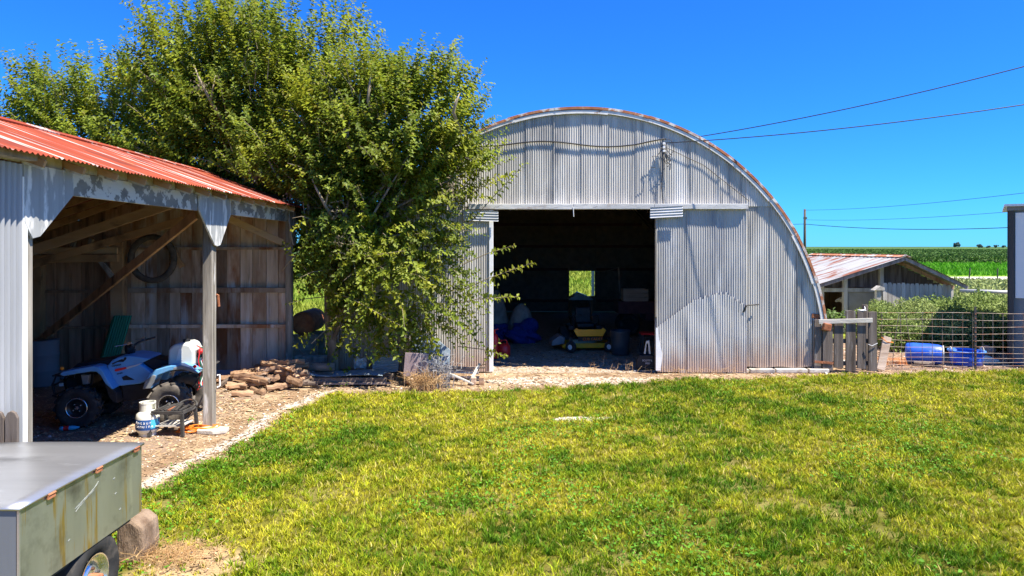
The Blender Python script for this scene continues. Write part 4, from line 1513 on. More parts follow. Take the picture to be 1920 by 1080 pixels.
mb.tube([(A(880, 0)[0], -.40, A(0, 175)[1]), (A(800, 0)[0], -.20, A(0, 195)[1]), (A(760, 0)[0], 0, A(0, 235)[1]), (A(800, 0)[0], .20, A(0, 195)[1]), (A(880, 0)[0], .40, A(0, 175)[1])], .018, 8)
bars = mb.build("handlebar", M['black'], quad, local=True, smooth=True)
for s in (-1, 1):
    MB().tube([(A(905, 0)[0], s * .46, A(0, 170)[1]), (A(870, 0)[0], s * .36, A(0, 178)[1])], .019, 8).build("grip", M['black'], bars, local=True)
    MB().box((A(825, 165)[0], s * .28, A(825, 165)[1]), (.05, .06, .045)).tube([(A(815, 0)[0], s * .28, A(0, 170)[1]), (A(700, 0)[0], s * .40, A(0, 185)[1])], .006).build("lever", M['chrome'], bars, local=True)
MB().blob((A(740, 250)[0], 0, A(740, 250)[1]), .085, 3, .05, sx=.8, sy=1.2, sz=1).build("headlight_pod", M['black'], bars, local=True, smooth=True)
for cx_, cy_, mt, nm in ((175, 408, 'amber', 'reflector'), (1560, 425, 'taillight', 'tail_light')):
    x, z = A(cx_, cy_)
    MB().blob((x, -.46, z), .026, 1, .02, sx=1.1, sy=.7, sz=1).build(nm, M[mt], quad, local=True, smooth=True)
fx, fz = A(335, 860)
rx, rz_ = A(1295, 830)
for s in (-1, 1):
    wheel("wheel", quad, (fx, s * .42, .30), .30, .21, .145, 16, 'rubber', 'rim_dark', 'chrome', 4, s)
    wheel("wheel", quad, (rx, s * .42, .31), .31, .26, .145, 14, 'tread', 'rim_dark', 'chrome', 4, s)
mb = MB().tube([(fx, -.40, .325), (fx, .40, .325)], .025).tube([(rx, -.40, .325), (rx, .40, .325)], .03)
mb.build("axle", M['iron'], quad, local=True)

# sprayer tank standing on the rear rack
def quadw(x, y, z):
    return quad.location + Matrix.Rotation(R(9), 3, 'Z') @ Vector((x, y, z))


sb = quadw(A(1510, 0)[0] - .20, -.02, .813)
spray = thing("sprayer_tank", "white plastic sprayer tank with hoses on the quad bike rack", "sprayer", sb, R(9))
MB().prism([(-.19, .02), (.20, .02), (.20, .26), (.15, .36), (.08, .385), (-.10, .37), (-.18, .30)], -.24, .24).build("tank", M['white_plastic'], spray, local=True, bevel=.04, seg=3, smooth=False)
MB().box((0, 0, .012), (.42, .52, .024)).build("tray", M['black'], spray, local=True, bevel=.006)
MB().lathe([(.001, .42), (.05, .42), (.055, .38), (.055, .36)], 14, (.02, 0, 0)).build("filler_cap", M['black'], spray, local=True)
MB().prism([(-.06, .12), (.02, .12), (.02, .30), (-.02, .30)], -.247, -.238).build("sight_panel", M['white_paint'], spray, local=True)
MB().box((.245, -.05, .20), (.08, .16, .12)).build("pump", M['black'], spray, local=True, bevel=.01)
MB().blob((.27, -.14, .24), .045, 4, .05).build("valve", M['red'], spray, local=True, smooth=True)
for k, mt in enumerate(('red', 'green_sheet', 'white_paint', 'red', 'black')):
    y = -.18 + .06 * k
    MB().tube([(.22, y, .34 - .02 * k), (.27 + .01 * k, y, .30), (.25, y - .02, .1), (.28 + .01 * k, y, -.08), (.24, y + .03, -.22 - .03 * k), (.27, y - .02, -.32), (.23, y - .03, -.36)], .008, 6).build("hose", M[mt], spray, local=True, smooth=True)

# --- propane bottle and iron stand in front of the quad bike
pb = Vector((-5.22, 9.78, 0))
prop = thing("propane_bottle", "cream propane bottle with a blue printed band beside an iron stand", "gas bottle", pb)
mb = MB().lathe([(.001, .035), (.11, .035), (.145, .07), (.155, .11), (.155, .26), (.145, .31), (.10, .355), (.03, .37), (.001, .37)], 24)
mb.build("tank", M['propane'], prop, local=True, smooth=True)
MB().lathe([(.105, 0), (.115, 0), (.115, .05), (.105, .05)], 20, (0, 0, 0), 'z', True).build("foot_ring", M['propane'], prop, local=True)
mb = MB()
for t0, t1 in ((0.3, 2.6), (3.2, 5.6)):
    ts = np.linspace(t0, t1, 9)
    vs = []
    for t in ts:
        for r, z in ((.098, .35), (.106, .35), (.106, .46), (.098, .46)):
            vs.append((r * math.cos(t), r * math.sin(t), z))
    fs = []
    for k in range(8):
        for q in range(4):
            fs.append((k * 4 + q, k * 4 + (q + 1) % 4, k * 4 + 4 + (q + 1) % 4, k * 4 + 4 + q))
    fs += [(0, 1, 2, 3), (35, 34, 33, 32)]
    mb.add(vs, fs)
mb.lathe([(.095, .455), (.109, .455), (.109, .475), (.095, .475)], 20, (0, 0, 0), 'z', True)
mb.build("collar", M['propane'], prop, local=True)
MB().lathe([(.001, .36), (.022, .36), (.022, .42), (.001, .42)], 10).tube([(0, -.04, .41), (0, .05, .41)], .014).build("valve", M['iron'], prop, local=True)
band = MB().lathe([(.1565, .10), (.1575, .115), (.1575, .235), (.1565, .245)], 28).build("label_band", M['blue_label'], prop, local=True, smooth=True)


def arc_text(body, zc, h, mat, parent, a0, step, r=.159):
    for k, ch in enumerate(body):
        a = a0 + step * k
        if ch != ' ':
            text_mesh("letter", ch, h, mat, parent, (r * math.cos(a), r * math.sin(a), zc), (R(90), 0, a + R(90)), .002)


arc_text("Antaur", .205, .062, M['white_paint'], band, R(-90 - 52 + 20), R(14.5))
arc_text("Genuine", .155, .060, M['white_paint'], band, R(-90 - 52 + 20), R(13.5))
mb = MB()
vs = []
for t in np.linspace(R(-48), R(-8), 7):
    vs += [(.1592 * math.cos(t), .1592 * math.sin(t), .12), (.1592 * math.cos(t), .1592 * math.sin(t), .24)]
mb.add(vs, [(2 * k, 2 * k + 2, 2 * k + 3, 2 * k + 1) for k in range(6)])
mb.build("label_panel", M['cyan_label'], prop, local=True, smooth=True)

st = thing("iron_stand", "low black iron stand with four splayed legs holding scrap metal", "stand", (-4.87, 9.80, 0), R(0))
top = []
for (x, y), (ox, oy) in (((-.25, -.10), (-.02, -.02)), ((.18, -.10), (.02, -.02)), ((.20, .26), (.02, .02)), ((-.22, .26), (-.02, .02))):
    MB().bar((x + ox, y + oy, 0), (x, y, .33), .045, .045, (1, 0, 0)).build("leg", M['iron'], st, local=True, bevel=.004)
    top.append((x, y, .335))
mb = MB()
for a, b in zip(top, top[1:] + top[:1]):
    mb.bar(a, b, .03, .045)
mb.build("top_frame", M['iron'], st, local=True)
MB().box((-.02, .08, .14), (.40, .34, .016)).build("shelf", M['wood_pale'], st, local=True, bevel=.003)
for k in range(7):
    x = -.19 + .055 * k
    MB().bar((x, -.08, .365), (x + .06 * math.sin(k), .24, .37 + .012 * (k % 3)), .03, .02).build("scrap_bar", M['rust'] if k == 3 else M['iron'], st, local=True)
MB().tube([(.10 + .14 * math.cos(t), .22 + .10 * math.sin(t), .36 + .07 * math.sin(t)) for t in np.linspace(0, 6.1, 16)], .014, 6).build("iron_ring", M['iron'], st, local=True, smooth=True)
mb = MB()
for k in range(5):
    pts = []
    for t in np.linspace(0, 6.28 * 1.4, 26):
        rr = .15 + .05 * math.sin(t * 1.7 + k)
        pts.append((-4.72 + rr * 1.2 * math.cos(t + k) + .05 * k, 9.98 + rr * .8 * math.sin(t + k), .02 + .012 * k + .01 * math.sin(3 * t)))
    mb.tube(pts, .008, 5)
tag(mb.build("extension_cord", M['orange_cord'], loc=(-4.6, 9.98, 0)), "orange extension cord coiled on the ground under the iron stand", "cord")
bt = thing("plastic_bottle", "crushed red and blue plastic bottle lying on the shed floor", "bottle", (-6.50, 10.02, .035), R(20))
MB().lathe([(.001, -.12), (.03, -.12), (.034, -.08), (.03, -.02), (.034, .05), (.02, .10), (.012, .13), (.001, .13)], 12, (0, 0, 0), 'x').build("bottle_body", M['cyan_label'], bt, local=True, smooth=True)
MB().lathe([(.0351, -.07), (.0351, .0)], 12, (0, 0, 0), 'x').build("label_wrap", M['red'], bt, local=True, smooth=True)
fs_ = thing("footing_stone", "flat pale stone lying at the foot of the middle shed post", "stone", gnd(400, 810))
MB().prism([(-.20, -.10), (.05, -.14), (.22, -.06), (.20, .08), (-.05, .12), (-.22, .04)], -.01, .06, 'z').build("slab", M['stone'], fs_, local=True, bevel=.015)

# things leaning in the shed
gs = thing("green_sheets", "bundle of green ribbed sheets leaning on the shed end wall", "sheets", (-8.05, 13.45, 0))
for k in range(5):
    mb = MB()
    o = Vector((-.10 + .035 * k, -.05 * k + .1, 0))
    mb.corr(-.20, .20, .01, 1.28 + .02 * k, lambda u, v, w: (o.x + u * .9 + v * .17, o.y + v * .22 - w, v * .97), pitch=.055, amp=.010, rows=2)
    mb.build("ribbed_sheet", M['green_sheet'], gs, local=True, smooth=True)
ty = thing("hanging_tyre", "large dark tyre hanging on the shed end wall", "tyre", at(286, 485, 13.86))
mb = MB()
mb.lathe([(.385, -.04), (.41, -.06), (.46, -.06), (.49, -.04), (.50, 0), (.49, .04), (.46, .06), (.41, .06), (.385, .04)], 36, (0, 0, 0), 'y', True)
mb.build("tyre_casing", M['tread'], ty, local=True, smooth=True)
jk = thing("grey_barrel", "dull grey metal barrel in the dark corner of the shed", "barrel", (-9.15, 13.3, 0))
MB().lathe([(.001, 0), (.28, 0), (.29, .02), (.28, .28), (.29, .30), (.28, .32), (.28, .58), (.29, .60), (.28, .62), (.28, .86), (.29, .88), (.001, .86)], 24).build("barrel_body", M['bld_grey'], jk, local=True, smooth=True)

# --- firewood heap: every log is its own object
def log_mesh(L, r, split, seed):
    rnd = random.Random(seed)
    n = 7
    prof = []
    for k in range(n):
        a = 2 * math.pi * k / n
        rr = r * rnd.uniform(.78, 1.12)
        if split and math.sin(a) > .1:
            rr *= .55
        prof.append((rr * math.cos(a), rr * math.sin(a)))
    vs, fs = [], []
    rings = 5
    for i in range(rings):
        t = i / (rings - 1) - .5
        s = 1 + rnd.uniform(-.10, .10)
        bx, bz = rnd.uniform(-.012, .012), rnd.uniform(-.012, .012)
        for k, (a, b) in enumerate(prof):
            vs.append((t * L + rnd.uniform(-.01, .01), a * s + bx, b * s + bz))
    for i in range(rings - 1):
        for k in range(n):
            k2 = (k + 1) % n
            fs.append((i * n + k, i * n + k2, (i + 1) * n + k2, (i + 1) * n + k))
    fs += [tuple(range(n - 1, -1, -1)), tuple((rings - 1) * n + k for k in range(n))]
    me = bpy.data.meshes.new("firewood_log")
    me.from_pydata(vs, [], fs)
    return me


LM = [log_mesh(random.uniform(.30, .46), random.uniform(.042, .07), k % 3 != 0, k) for k in range(14)]
for k, me in enumerate(LM):
    me.materials.append(M['log'] if k % 4 else M['log_dark'])
hc = Vector((-4.85, 13.18, 0))
cnt = 0
rl = random.Random(5)
for layer in range(5):
    n = (26, 20, 15, 9, 5)[layer]
    sx, sy = (1.02, .80, .62, .42, .26)[layer], (.46, .36, .28, .20, .10)[layer]
    for k in range(n):
        x = hc.x + rl.uniform(-sx, sx) + .1 * layer
        y = hc.y + rl.uniform(-sy, sy) + .06 * layer
        kk = rl.randrange(14)
        o = bpy.data.objects.new("firewood_log", LM[kk])
        COL.objects.link(o)
        o.location = (x, y, .055 + layer * .088 + rl.uniform(0, .02))
        o.rotation_euler = (rl.uniform(0, 6.28), rl.gauss(0, .16), rl.gauss(.1, .45))
        dark = kk % 4 == 0
        fx_ = (x - hc.x - .1 * layer) / sx
        where = ("bottom", "second", "third", "fourth", "top")[layer] + " layer, " + ("left end" if fx_ < -.33 else "right end" if fx_ > .33 else "middle") + (", front side" if y < hc.y + .06 * layer else ", back side")
        tag(o, ("dark barked log" if dark else "reddish split log") + " in the firewood heap, " + where, "log", ("barked" if dark else "split") + " logs, " + where)
for (px, py, l_) in ((455, 742, "small split log lying loose in front of the firewood heap"), (482, 737, "wedge of firewood lying loose beside the white gravel strip")):
    p = gnd(px, py)
    o = bpy.data.objects.new("firewood_log", LM[5 if px < 470 else 2])
    COL.objects.link(o)
    o.location = (p.x, p.y, .05)
    o.rotation_euler = (.4, .05, .3 if px < 470 else -.7)
    tag(o, l_, "log")
for nm, z0, y0, lb in (("big_log", .10, 13.62, "thick dark barked log on the ground behind the firewood heap"), ("big_log", .275, 13.72, "thick dark barked log resting on another log behind the firewood heap")):
    big = thing(nm, lb, "log", (-4.02, y0, 0))
    MB().tube([(-.50, 0, z0), (-.1, .02, z0 + .01), (.2, -.02, z0), (.46, 0, z0)], [.085, .10, .095, .085], 10).build("log_body", M['log_dark'], big, local=True, smooth=True)

# ================================================================ TRAILER IN THE FOREGROUND
TX0, TX1, TY0, TY1, TZ0, TZ1 = -4.14, -2.985, 4.13, 5.50, .565, 1.12
tr = thing("box_trailer", "low aluminium box trailer with a flat lid at the lawn's corner", "trailer", ((TX0 + TX1) / 2, (TY0 + TY1) / 2, 0))
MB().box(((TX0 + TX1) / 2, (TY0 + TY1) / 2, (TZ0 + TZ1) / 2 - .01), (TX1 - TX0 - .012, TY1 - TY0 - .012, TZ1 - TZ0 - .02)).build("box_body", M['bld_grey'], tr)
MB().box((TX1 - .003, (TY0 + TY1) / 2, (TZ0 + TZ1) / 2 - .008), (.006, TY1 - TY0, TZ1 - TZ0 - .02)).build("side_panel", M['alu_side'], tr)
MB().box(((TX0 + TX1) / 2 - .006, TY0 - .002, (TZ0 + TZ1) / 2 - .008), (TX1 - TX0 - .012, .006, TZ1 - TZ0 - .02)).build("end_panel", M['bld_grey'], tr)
MB().box((TX1 + .002, TY0 - .003, (TZ0 + TZ1) / 2 - .008), (.014, .012, TZ1 - TZ0 - .022)).build("corner_trim", M['aluminium'], tr)
vs, fs = [], []
nxl, nyl = 10, 10
for j in range(nyl + 1):
    for i in range(nxl + 1):
        x = TX0 - .012 + (TX1 - TX0 + .028) * i / nxl
        y = TY0 - .015 + (TY1 - TY0 + .03) * j / nyl
        vs.append((x, y, TZ1 + .006 * math.sin(i * .31 * 1.0) + .004 * math.sin(j * .5)))
o = len(vs)
for i in range(nxl + 1):
    pass
for j in range(nyl):
    for i in range(nxl):
        a = j * (nxl + 1) + i
        fs.append((a, a + 1, a + nxl + 2, a + nxl + 1))
lid = MB().add(vs, fs).build("lid", M['aluminium'], tr, smooth=True)
sol = lid.modifiers.new("thickness", 'SOLIDIFY')
sol.thickness = .016
sol.offset = -1
for f in (.20, .57, .93):
    y = TY0 + (TY1 - TY0) * f
    MB().box((TX1 + .013, y, TZ1 - .030), (.014, .07, .028)).tube([(TX1 + .018, y - .035, TZ1 - .014), (TX1 + .018, y + .035, TZ1 - .014)], .008).build("hinge", M['rust'], tr, bevel=.002)
# a scuffed mark and small chips of bare metal
mb = MB()
for k in range(0):
    y = TY0 + .52 + .06 * k
    z = TZ1 - .235 + .014 * k + random.uniform(-.022, .022)
    mb.box((TX1 + .0015, y, z), (.002, random.uniform(.02, .10), random.uniform(.002, .008)), Matrix.Rotation(.38, 3, 'X'))
for y, z, L_, h_, a_ in ((4.78, .93, .24, .003, .40), (4.80, .945, .16, .005, .36), (4.72, .91, .09, .004, .5), (4.84, .95, .07, .007, .3), (4.90, .985, .07, .004, .6), (4.74, .93, .16, .003, .30)):
    mb.box((TX1 + .0015, y, z), (.002, L_, h_), Matrix.Rotation(a_, 3, 'X'))
for y, z in ((5.12, .96), (5.14, .84), (5.2, .70), (4.6, .72)):
    mb.box((TX1 + .0015, y, z), (.002, .022, .006), Matrix.Rotation(.3, 3, 'X'))
mb.build("scuff_marks", M['scuff'], tr)["kind"] = "stuff"
MB().box(((TX0 + TX1) / 2, (TY0 + TY1) / 2, TZ0 - .03), (TX1 - TX0 - .12, TY1 - TY0 - .1, .05)).build("chassis", M['iron'], tr)
MB().tube([(TX0 + .1, 4.92, .31), (TX1 - .1, 4.92, .31)], .03).build("axle", M['iron'], tr)
for s, x in ((1, TX1 - .10), (-1, TX0 + .10)):
    wt = bpy.data.objects.new("wheel_mount", None)
    # wheels are modelled with their axle along y, so turn the vertices
    tmp = MB()
    r, w, rr = .31, .19, .165
    h = w / 2
    tmp.lathe([(rr, -h * .7), (rr + .04, -h * .98), (r * .90, -h), (r * .975, -h * .8), (r, -h * .3), (r, h * .3), (r * .975, h * .8), (r * .90, h), (rr + .04, h * .98), (rr, h * .7)], 32, (x, 4.92, .31), 'x')
    t_ = tmp.build("tyre", M['rubber'], tr, smooth=True)
    bpy.data.objects.remove(wt)
    tmp = MB()
    tmp.lathe([(rr, -h * .7), (rr, h * .7)], 32, (x, 4.92, .31), 'x')
    tmp.lathe([(rr * 1.02, s * h * .85), (rr * .94, s * h * .85), (rr * .88, s * h * .35), (rr * .62, s * h * .25), (rr * .5, s * h * .55), (rr * .36, s * h * .62), (.001, s * h * .62)], 32, (x, 4.92, .31), 'x')
    rim = tmp.build("rim", M['chrome'], t_, smooth=True)
    tmp = MB().lathe([(.001, s * (h + .035)), (.032, s * (h + .03)), (.036, s * h * .5)], 14, (x, 4.92, .31), 'x')
    tmp.build("hub", M['rust'], t_, smooth=True)
    tmp = MB()
    for k in range(5):
        a = k * 1.2566 + .3
        tmp.lathe([(.001, s * h * .8), (.011, s * h * .78), (.012, s * h * .5)], 6, (x, 4.92 + .068 * math.cos(a), .31 + .068 * math.sin(a)), 'x')
    tmp.build("lug_nuts", M['iron'], t_)
bl = thing("timber_block", "weathered sawn timber block behind the trailer wheel", "block", (-3.21, 5.93, 0))
MB().prism([(-.16, 0), (.06, 0), (.085, .12), (.07, .31), (-.02, .38), (-.15, .36)], -.14, .15).build("block_body", M['log_old'], bl, local=True, bevel=.03)
pg_ = thing("plank_gate", "short brown plank pair with a rusty latch against the corrugated shed side", "boards", (-4.20, 5.70, 0))
for k, x in enumerate((-.085, .03)):
    w = .105
    MB().prism([(x - w / 2, 0), (x + w / 2, 0), (x + w / 2, 1.27), (x + w * .3, 1.315), (x, 1.33), (x - w * .3, 1.315), (x - w / 2, 1.27)], -.02, .008).build("plank", M['gate_wood'], pg_, local=True, bevel=.006)
MB().box((-.12, -.03, .98), (.05, .014, .5)).tube([(-.12, -.045, 1.02), (-.02, -.05, 1.03)], .010).build("latch", M['rust_orange'], pg_, local=True)

# ================================================================ BETWEEN SHED AND BARN
tk = thing("rusty_tank", "rusty brown cylindrical tank lying behind the shed corner", "tank", (-4.62, 15.5, 0))
MB().lathe([(.001, -.55), (.16, -.54), (.24, -.50), (.26, -.44), (.26, .5), (.24, .56), (.001, .6)], 24, (0, 0, 1.0), 'y').build("tank_shell", M['rust'], tk, local=True, smooth=True)
for y in (-.3, .35):
    MB().box((0, y, .37), (.55, .16, .74)).build("cradle", M['wood_scrap'], tk, local=True, bevel=.01)
for k in range(3):
    bb = thing("stacked_timber", ("lowest", "middle", "topmost")[k] + " grey timber of the stack between shed post and tree", "timber", (-4.22, 14.45, .13 * k), R(2 * k - 2))
    MB().box((0, 0, .062), (.72, .22, .122)).build("beam", M['post'], bb, local=True, bevel=.012)
gw = MB()
gw.tube([at(549, 643, 13.95), at(590, 688, 13.6)], .006, 5)
tag(gw.build("guy_wire", M['wire'], loc=at(590, 688, 13.6)), "thin wire stay running from the shed corner post to the ground", "wire")

# the scrap heap at the foot of the tree and barn wall
p = gnd(655, 716)
sh = thing("metal_sheet", "flat blue-grey metal sheet lying across boards under the tree", "metal sheet", (p.x, p.y, 0), R(-2))
mb = MB()
mb.corr(-.32, .35, -.75, .72, lambda u, v, w: (v, u, .17 + w + .05 * max(0, -v - .55) * 3 + .02 * math.sin(v * 4)), pitch=.16, amp=.012, rows=8, seg=4)
mb.build("sheet", M['blue_panel'], sh, local=True, smooth=True)
for k, y in enumerate((-.26, .2)):
    MB().box((.05 + .05 * k, y, .075), (1.5, .10, .13)).build("bearer", M['log_dark'], sh, local=True, bevel=.008)
for k, (px, py, w, L, rz, tl, mt, lb) in enumerate((
        (800, 706, .10, 1.1, .05, .05, 'wood_scrap', "long grey board lying under the mauve panel"),
        (860, 700, .07, .75, .06, .04, 'wood_scrap', "upper board of the scrap stack by the barn wall"),
        (862, 706, .07, .80, -.03, .03, 'wood_pale', "pale middle board of the scrap stack by the barn wall"),
        (866, 712, .08, .72, .02, .0, 'wood_scrap', "lowest board of the scrap stack by the barn wall"),
        (850, 696, .06, .60, -.10, .05, 'post', "short weathered board on top of the scrap stack"),
        (885, 690, .06, .70, .12, .0, 'log_dark', "dark board at the back of the scrap stack"),
        (670, 723, .06, 1.3, .03, .0, 'wood_scrap', "thin straw-coloured lath on the ground before the metal sheet"))):
    q = gnd(px, py)
    z0 = (.03, .16, .11, .03, .22, .20, .02)[k]
    tag(MB().box((q.x, 13.95 if k in (1, 2, 4, 5) else q.y, z0 + .02), (L, w, .035), Matrix.Rotation(rz, 3, 'Z') @ Matrix.Rotation(tl, 3, 'Y')).build("scrap_board", M[mt], loc=(q.x, q.y, 0), bevel=.004), lb, "board", "scrap boards by the barn")
for (a, b, w, mt, lb) in ((at(842, 700, 13.3), gnd(888, 722), .07, 'wood_pale', "pale board slanting down to the right in front of the scrap stack"), (at(899, 682, 13.75), gnd(880, 722), .05, 'wood_pale', "pale stick leaning against the barn's left door"), (at(800, 683, 13.7), gnd(840, 715), .05, 'wood_scrap', "thin stick slanting through the dead vines")):
    b = Vector((b.x, b.y, .02))
    tag(MB().bar(a, b, w, .03).build("leaning_board", M[mt], loc=b, bevel=.003), lb, "board")
for k, (px, lb) in enumerate(((888, "left cut post stub standing at the barn's left door"), (903, "right cut post stub standing at the barn's left door"))):
    q = gnd(px, 721)
    tag(MB().box((q.x, q.y, .07), (.10, .12, .15)).build("post_stub", M['log'], loc=(q.x, q.y, 0), bevel=.012), lb, "post stub", "cut post stubs")
mp = thing("mauve_panel", "mauve board panel propped on a crate under the tree", "panel", (-1.87, 13.25, 0))
MB().prism([(-.24, .18), (.22, .18), (.24, .62), (-.20, .64)], -.02, .0).build("panel_board", M['tarp_pink'], mp, local=True, bevel=.004)
for z in (.05, .14, .23):
    MB().box((0, .12, z), (.5, .05, .06)).build("crate_slat", M['wood_scrap'], mp, local=True, bevel=.004)
for x in (-.2, .2):
    MB().box((x, .17, .20), (.05, .04, .40)).build("crate_post", M['wood_scrap'], mp, local=True)
bp = thing("blue_board", "pale blue metal sheet leaning against the barn wall under the tree", "metal sheet", (-1.72, 14.32, 0))
MB().prism([(-.42, .02), (.40, .02), (.42, .52), (.05, .82), (-.40, .86)], -.01, .01).build("sheet", M['blue_panel'], bp, local=True, bevel=.003)
bp.rotation_euler = (R(-10), 0, 0)
cs_ = thing("corrugated_offcut", "grey-green corrugated sheet offcut leaning under the tree", "metal sheet", gnd(722, 704))
mb = MB()
mb.corr(.04, .42, -.30, .26, lambda u, v, w: (v, .05 + u * .5 - w, u * .9 + .14 * v), pitch=.056, amp=.009, rows=3)
mb.build("sheet", M['galv_h'], cs_, local=True, smooth=True)
cm = thing("crumpled_tin", "crumpled piece of pale tin on the metal sheet", "tin", gnd(672, 711) + Vector((0, .15, .18)))
vs = []
for j in range(5):
    for i in range(5):
        vs.append((-.13 + .065 * i + random.uniform(-.02, .02), random.uniform(-.05, .05), .01 + .055 * j + random.uniform(-.02, .02)))
MB().add(vs, [(j * 5 + i, j * 5 + i + 1, j * 5 + i + 6, j * 5 + i + 5) for j in range(4) for i in range(4)]).build("sheet", M['galv_h'], cm, local=True)
rk = thing("field_stone", "brown rounded field stone at the lawn's edge by the scrap heap", "stone", gnd(778, 722))
MB().blob((0, 0, .08), .14, 8, .12, sx=1.3, sz=.7).build("stone_body", M['log'], rk, local=True, smooth=True)


def stalks(name, label, cat, c, n, h, spread, mt, rad=.005, seed=1, lean=.6):
    rr = random.Random(seed)
    mb = MB()
    for k in range(n):
        x, y = rr.gauss(0, spread), rr.gauss(0, spread * .5)
        H = h * rr.uniform(.5, 1.1)
        dx, dy = rr.gauss(0, lean) * H, rr.gauss(0, lean * .6) * H
        mb.tube([(x, y, 0), (x + dx * .3, y + dy * .3, H * .5), (x + dx, y + dy, H)], [rad, rad * .8, rad * .3], 3, False)
        for q in range(3):
            t = rr.uniform(.4, 1)
            p = Vector((x + dx * t * t, y + dy * t * t, H * t))
            mb.tube([p, p + Vector((rr.gauss(0, .09), rr.gauss(0, .06), rr.uniform(-.05, .10)))], [rad * .6, rad * .25], 3, False)
    o = mb.build(name, M[mt], loc=c)
    o.data.transform(Matrix.Translation(Vector(c)))
    o["kind"] = "stuff"
    return tag(o, label, cat)


stalks("dead_vines", "tangle of grey dead vines at the foot of the barn wall", "dead vines", (-1.42, 13.10, 0), 70, .62, .13, 'grey_stalk', .008, 3, .35)
stalks("dead_weeds", "clump of orange-brown dead weeds beside the grey vines", "dead weeds", (-1.66, 12.9, 0), 120, .34, .15, 'dry_stalk', .006, 4, .5)
stalks("dry_stubble", "dry weed stubble along the barn's stone sill", "dry weeds", (3.9, 14.35, 0), 60, .16, .6, 'dry_stalk', .003, 6, .4)
stalks("doorway_stubble", "a few dry weed stems standing in the barn doorway", "dry weeds", (2.2, 14.55, 0), 14, .22, .45, 'dry_stalk', .004, 9, .15)
stalks("trailer_straw", "dry straw heaped round the timber block by the trailer", "straw", (-2.95, 5.85, 0), 160, .12, .22, 'dry_stalk', .003, 12, .9)

# ================================================================ INSIDE THE BARN
def gas_can(loc, s, label, rz=0):
    g = thing("gas_can", label, "gas can", loc, rz, "red gas cans in the barn doorway")
    MB().lathe([(.001, 0), (.13 * s, 0), (.15 * s, .03 * s), (.155 * s, .15 * s), (.15 * s, .24 * s), (.10 * s, .30 * s), (.04 * s, .32 * s), (.001, .32 * s)], 20).build("can_body", M['red'], g, local=True, smooth=True)
    MB().tube([(-.09 * s, 0, .29 * s), (-.07 * s, 0, .37 * s), (.05 * s, 0, .385 * s), (.09 * s, 0, .29 * s)], .016 * s, 8).build("handle", M['red'], g, local=True, smooth=True)
    MB().tube([(.03 * s, -.03 * s, .31 * s), (.04 * s, -.06 * s, .37 * s)], [.025 * s, .018 * s], 8).build("spout", M['black'], g, local=True)
    return g


gas_can((-.20, 16.75, 0), 1.05, "round red gas can standing in front of the blue tarp heaps")
gas_can((-.42, 17.25, 0), .95, "red gas can behind the round red gas can")
gas_can((-.52, 16.55, 0), .8, "small red gas can close behind the left door edge")
ex = thing("fire_extinguisher", "tall red cylinder standing by the left side of the doorway", "extinguisher", (-.42, 16.45, 0))
MB().lathe([(.001, 0), (.085, 0), (.09, .02), (.09, .50), (.07, .57), (.03, .60), (.001, .60)], 18).build("cylinder", M['red'], ex, local=True, smooth=True)
MB().tube([(0, 0, .60), (0, 0, .68)], .022, 8).bar((-.02, 0, .68), (.09, 0, .71), .02, .015).build("valve_head", M['red'], ex, local=True)
for (x, y, r, sz, sd, lb) in ((-.42, 19.4, .42, 1.0, 2, "left heap of blue tarp with a grey sack leaning behind it"), (.32, 19.2, .55, .9, 5, "right heap of bunched blue tarp in the dark barn")):
    tp = thing("tarp_heap", lb, "tarp", (x, y, 0))
    MB().blob((0, 0, r * .40), r * .80, sd, .30, 36, 24, sz=.80).build("tarp", M['blue_tarp'], tp, local=True, smooth=True)
    sk = thing("grey_sack", ("tall pale sack" if x < 0 else "slumped pale sack") + " behind the " + ("left" if x < 0 else "right") + " blue tarp heap", "sack", (x - .05, y + .45, 0))
    MB().lathe([(.001, 0), (.42, 0), (.46, .2), (.36, .55), (.22, .9 if x > 0 else 1.2), (.08, 1.05 if x > 0 else 1.42), (.001, 1.06 if x > 0 else 1.43)], 18).build("sack_body", M['sack'], sk, local=True, smooth=True)

mw = thing("zero_turn_mower", "yellow and black zero-turn ride-on mower facing out of the barn", "mower", (1.95, 18.05, 0), R(4))
MB().prism([(-.42, .56), (-.34, .62), (-.30, .58), (.30, .58), (.34, .62), (.42, .56), (.33, .40), (-.33, .40)], -.62, -.58).build("front_panel", M['yellow'], mw, local=True, bevel=.008)
MB().box((0, -.45, .345), (.66, .40, .03)).build("foot_plate", M['black'], mw, local=True, bevel=.006)
MB().box((0, -.635, .335), (.62, .03, .10)).build("name_plate", M['black'], mw, local=True, bevel=.004)
text_mesh("lettering", "CUB CADET", .095, M['orange_cord'], mw, (.06, -.655, .335), (R(90), 0, 0), .004)
mb = MB()
mb.prism([(-.66, .07), (.66, .07), (.68, .10), (.66, .17), (.52, .20), (-.52, .20), (-.66, .17), (-.68, .10)], -.42, .30)
mb.build("mowing_deck", M['yellow'], mw, local=True, bevel=.02)
MB().prism([(-.96, .13), (-.62, .18), (-.60, .34), (-.74, .40), (-.94, .26)], -.36, .16).build("discharge_chute", M['bld_grey'], mw, local=True, bevel=.015)
MB().box((0, .2, .42), (.62, .9, .14)).build("frame", M['black'], mw, local=True, bevel=.02)
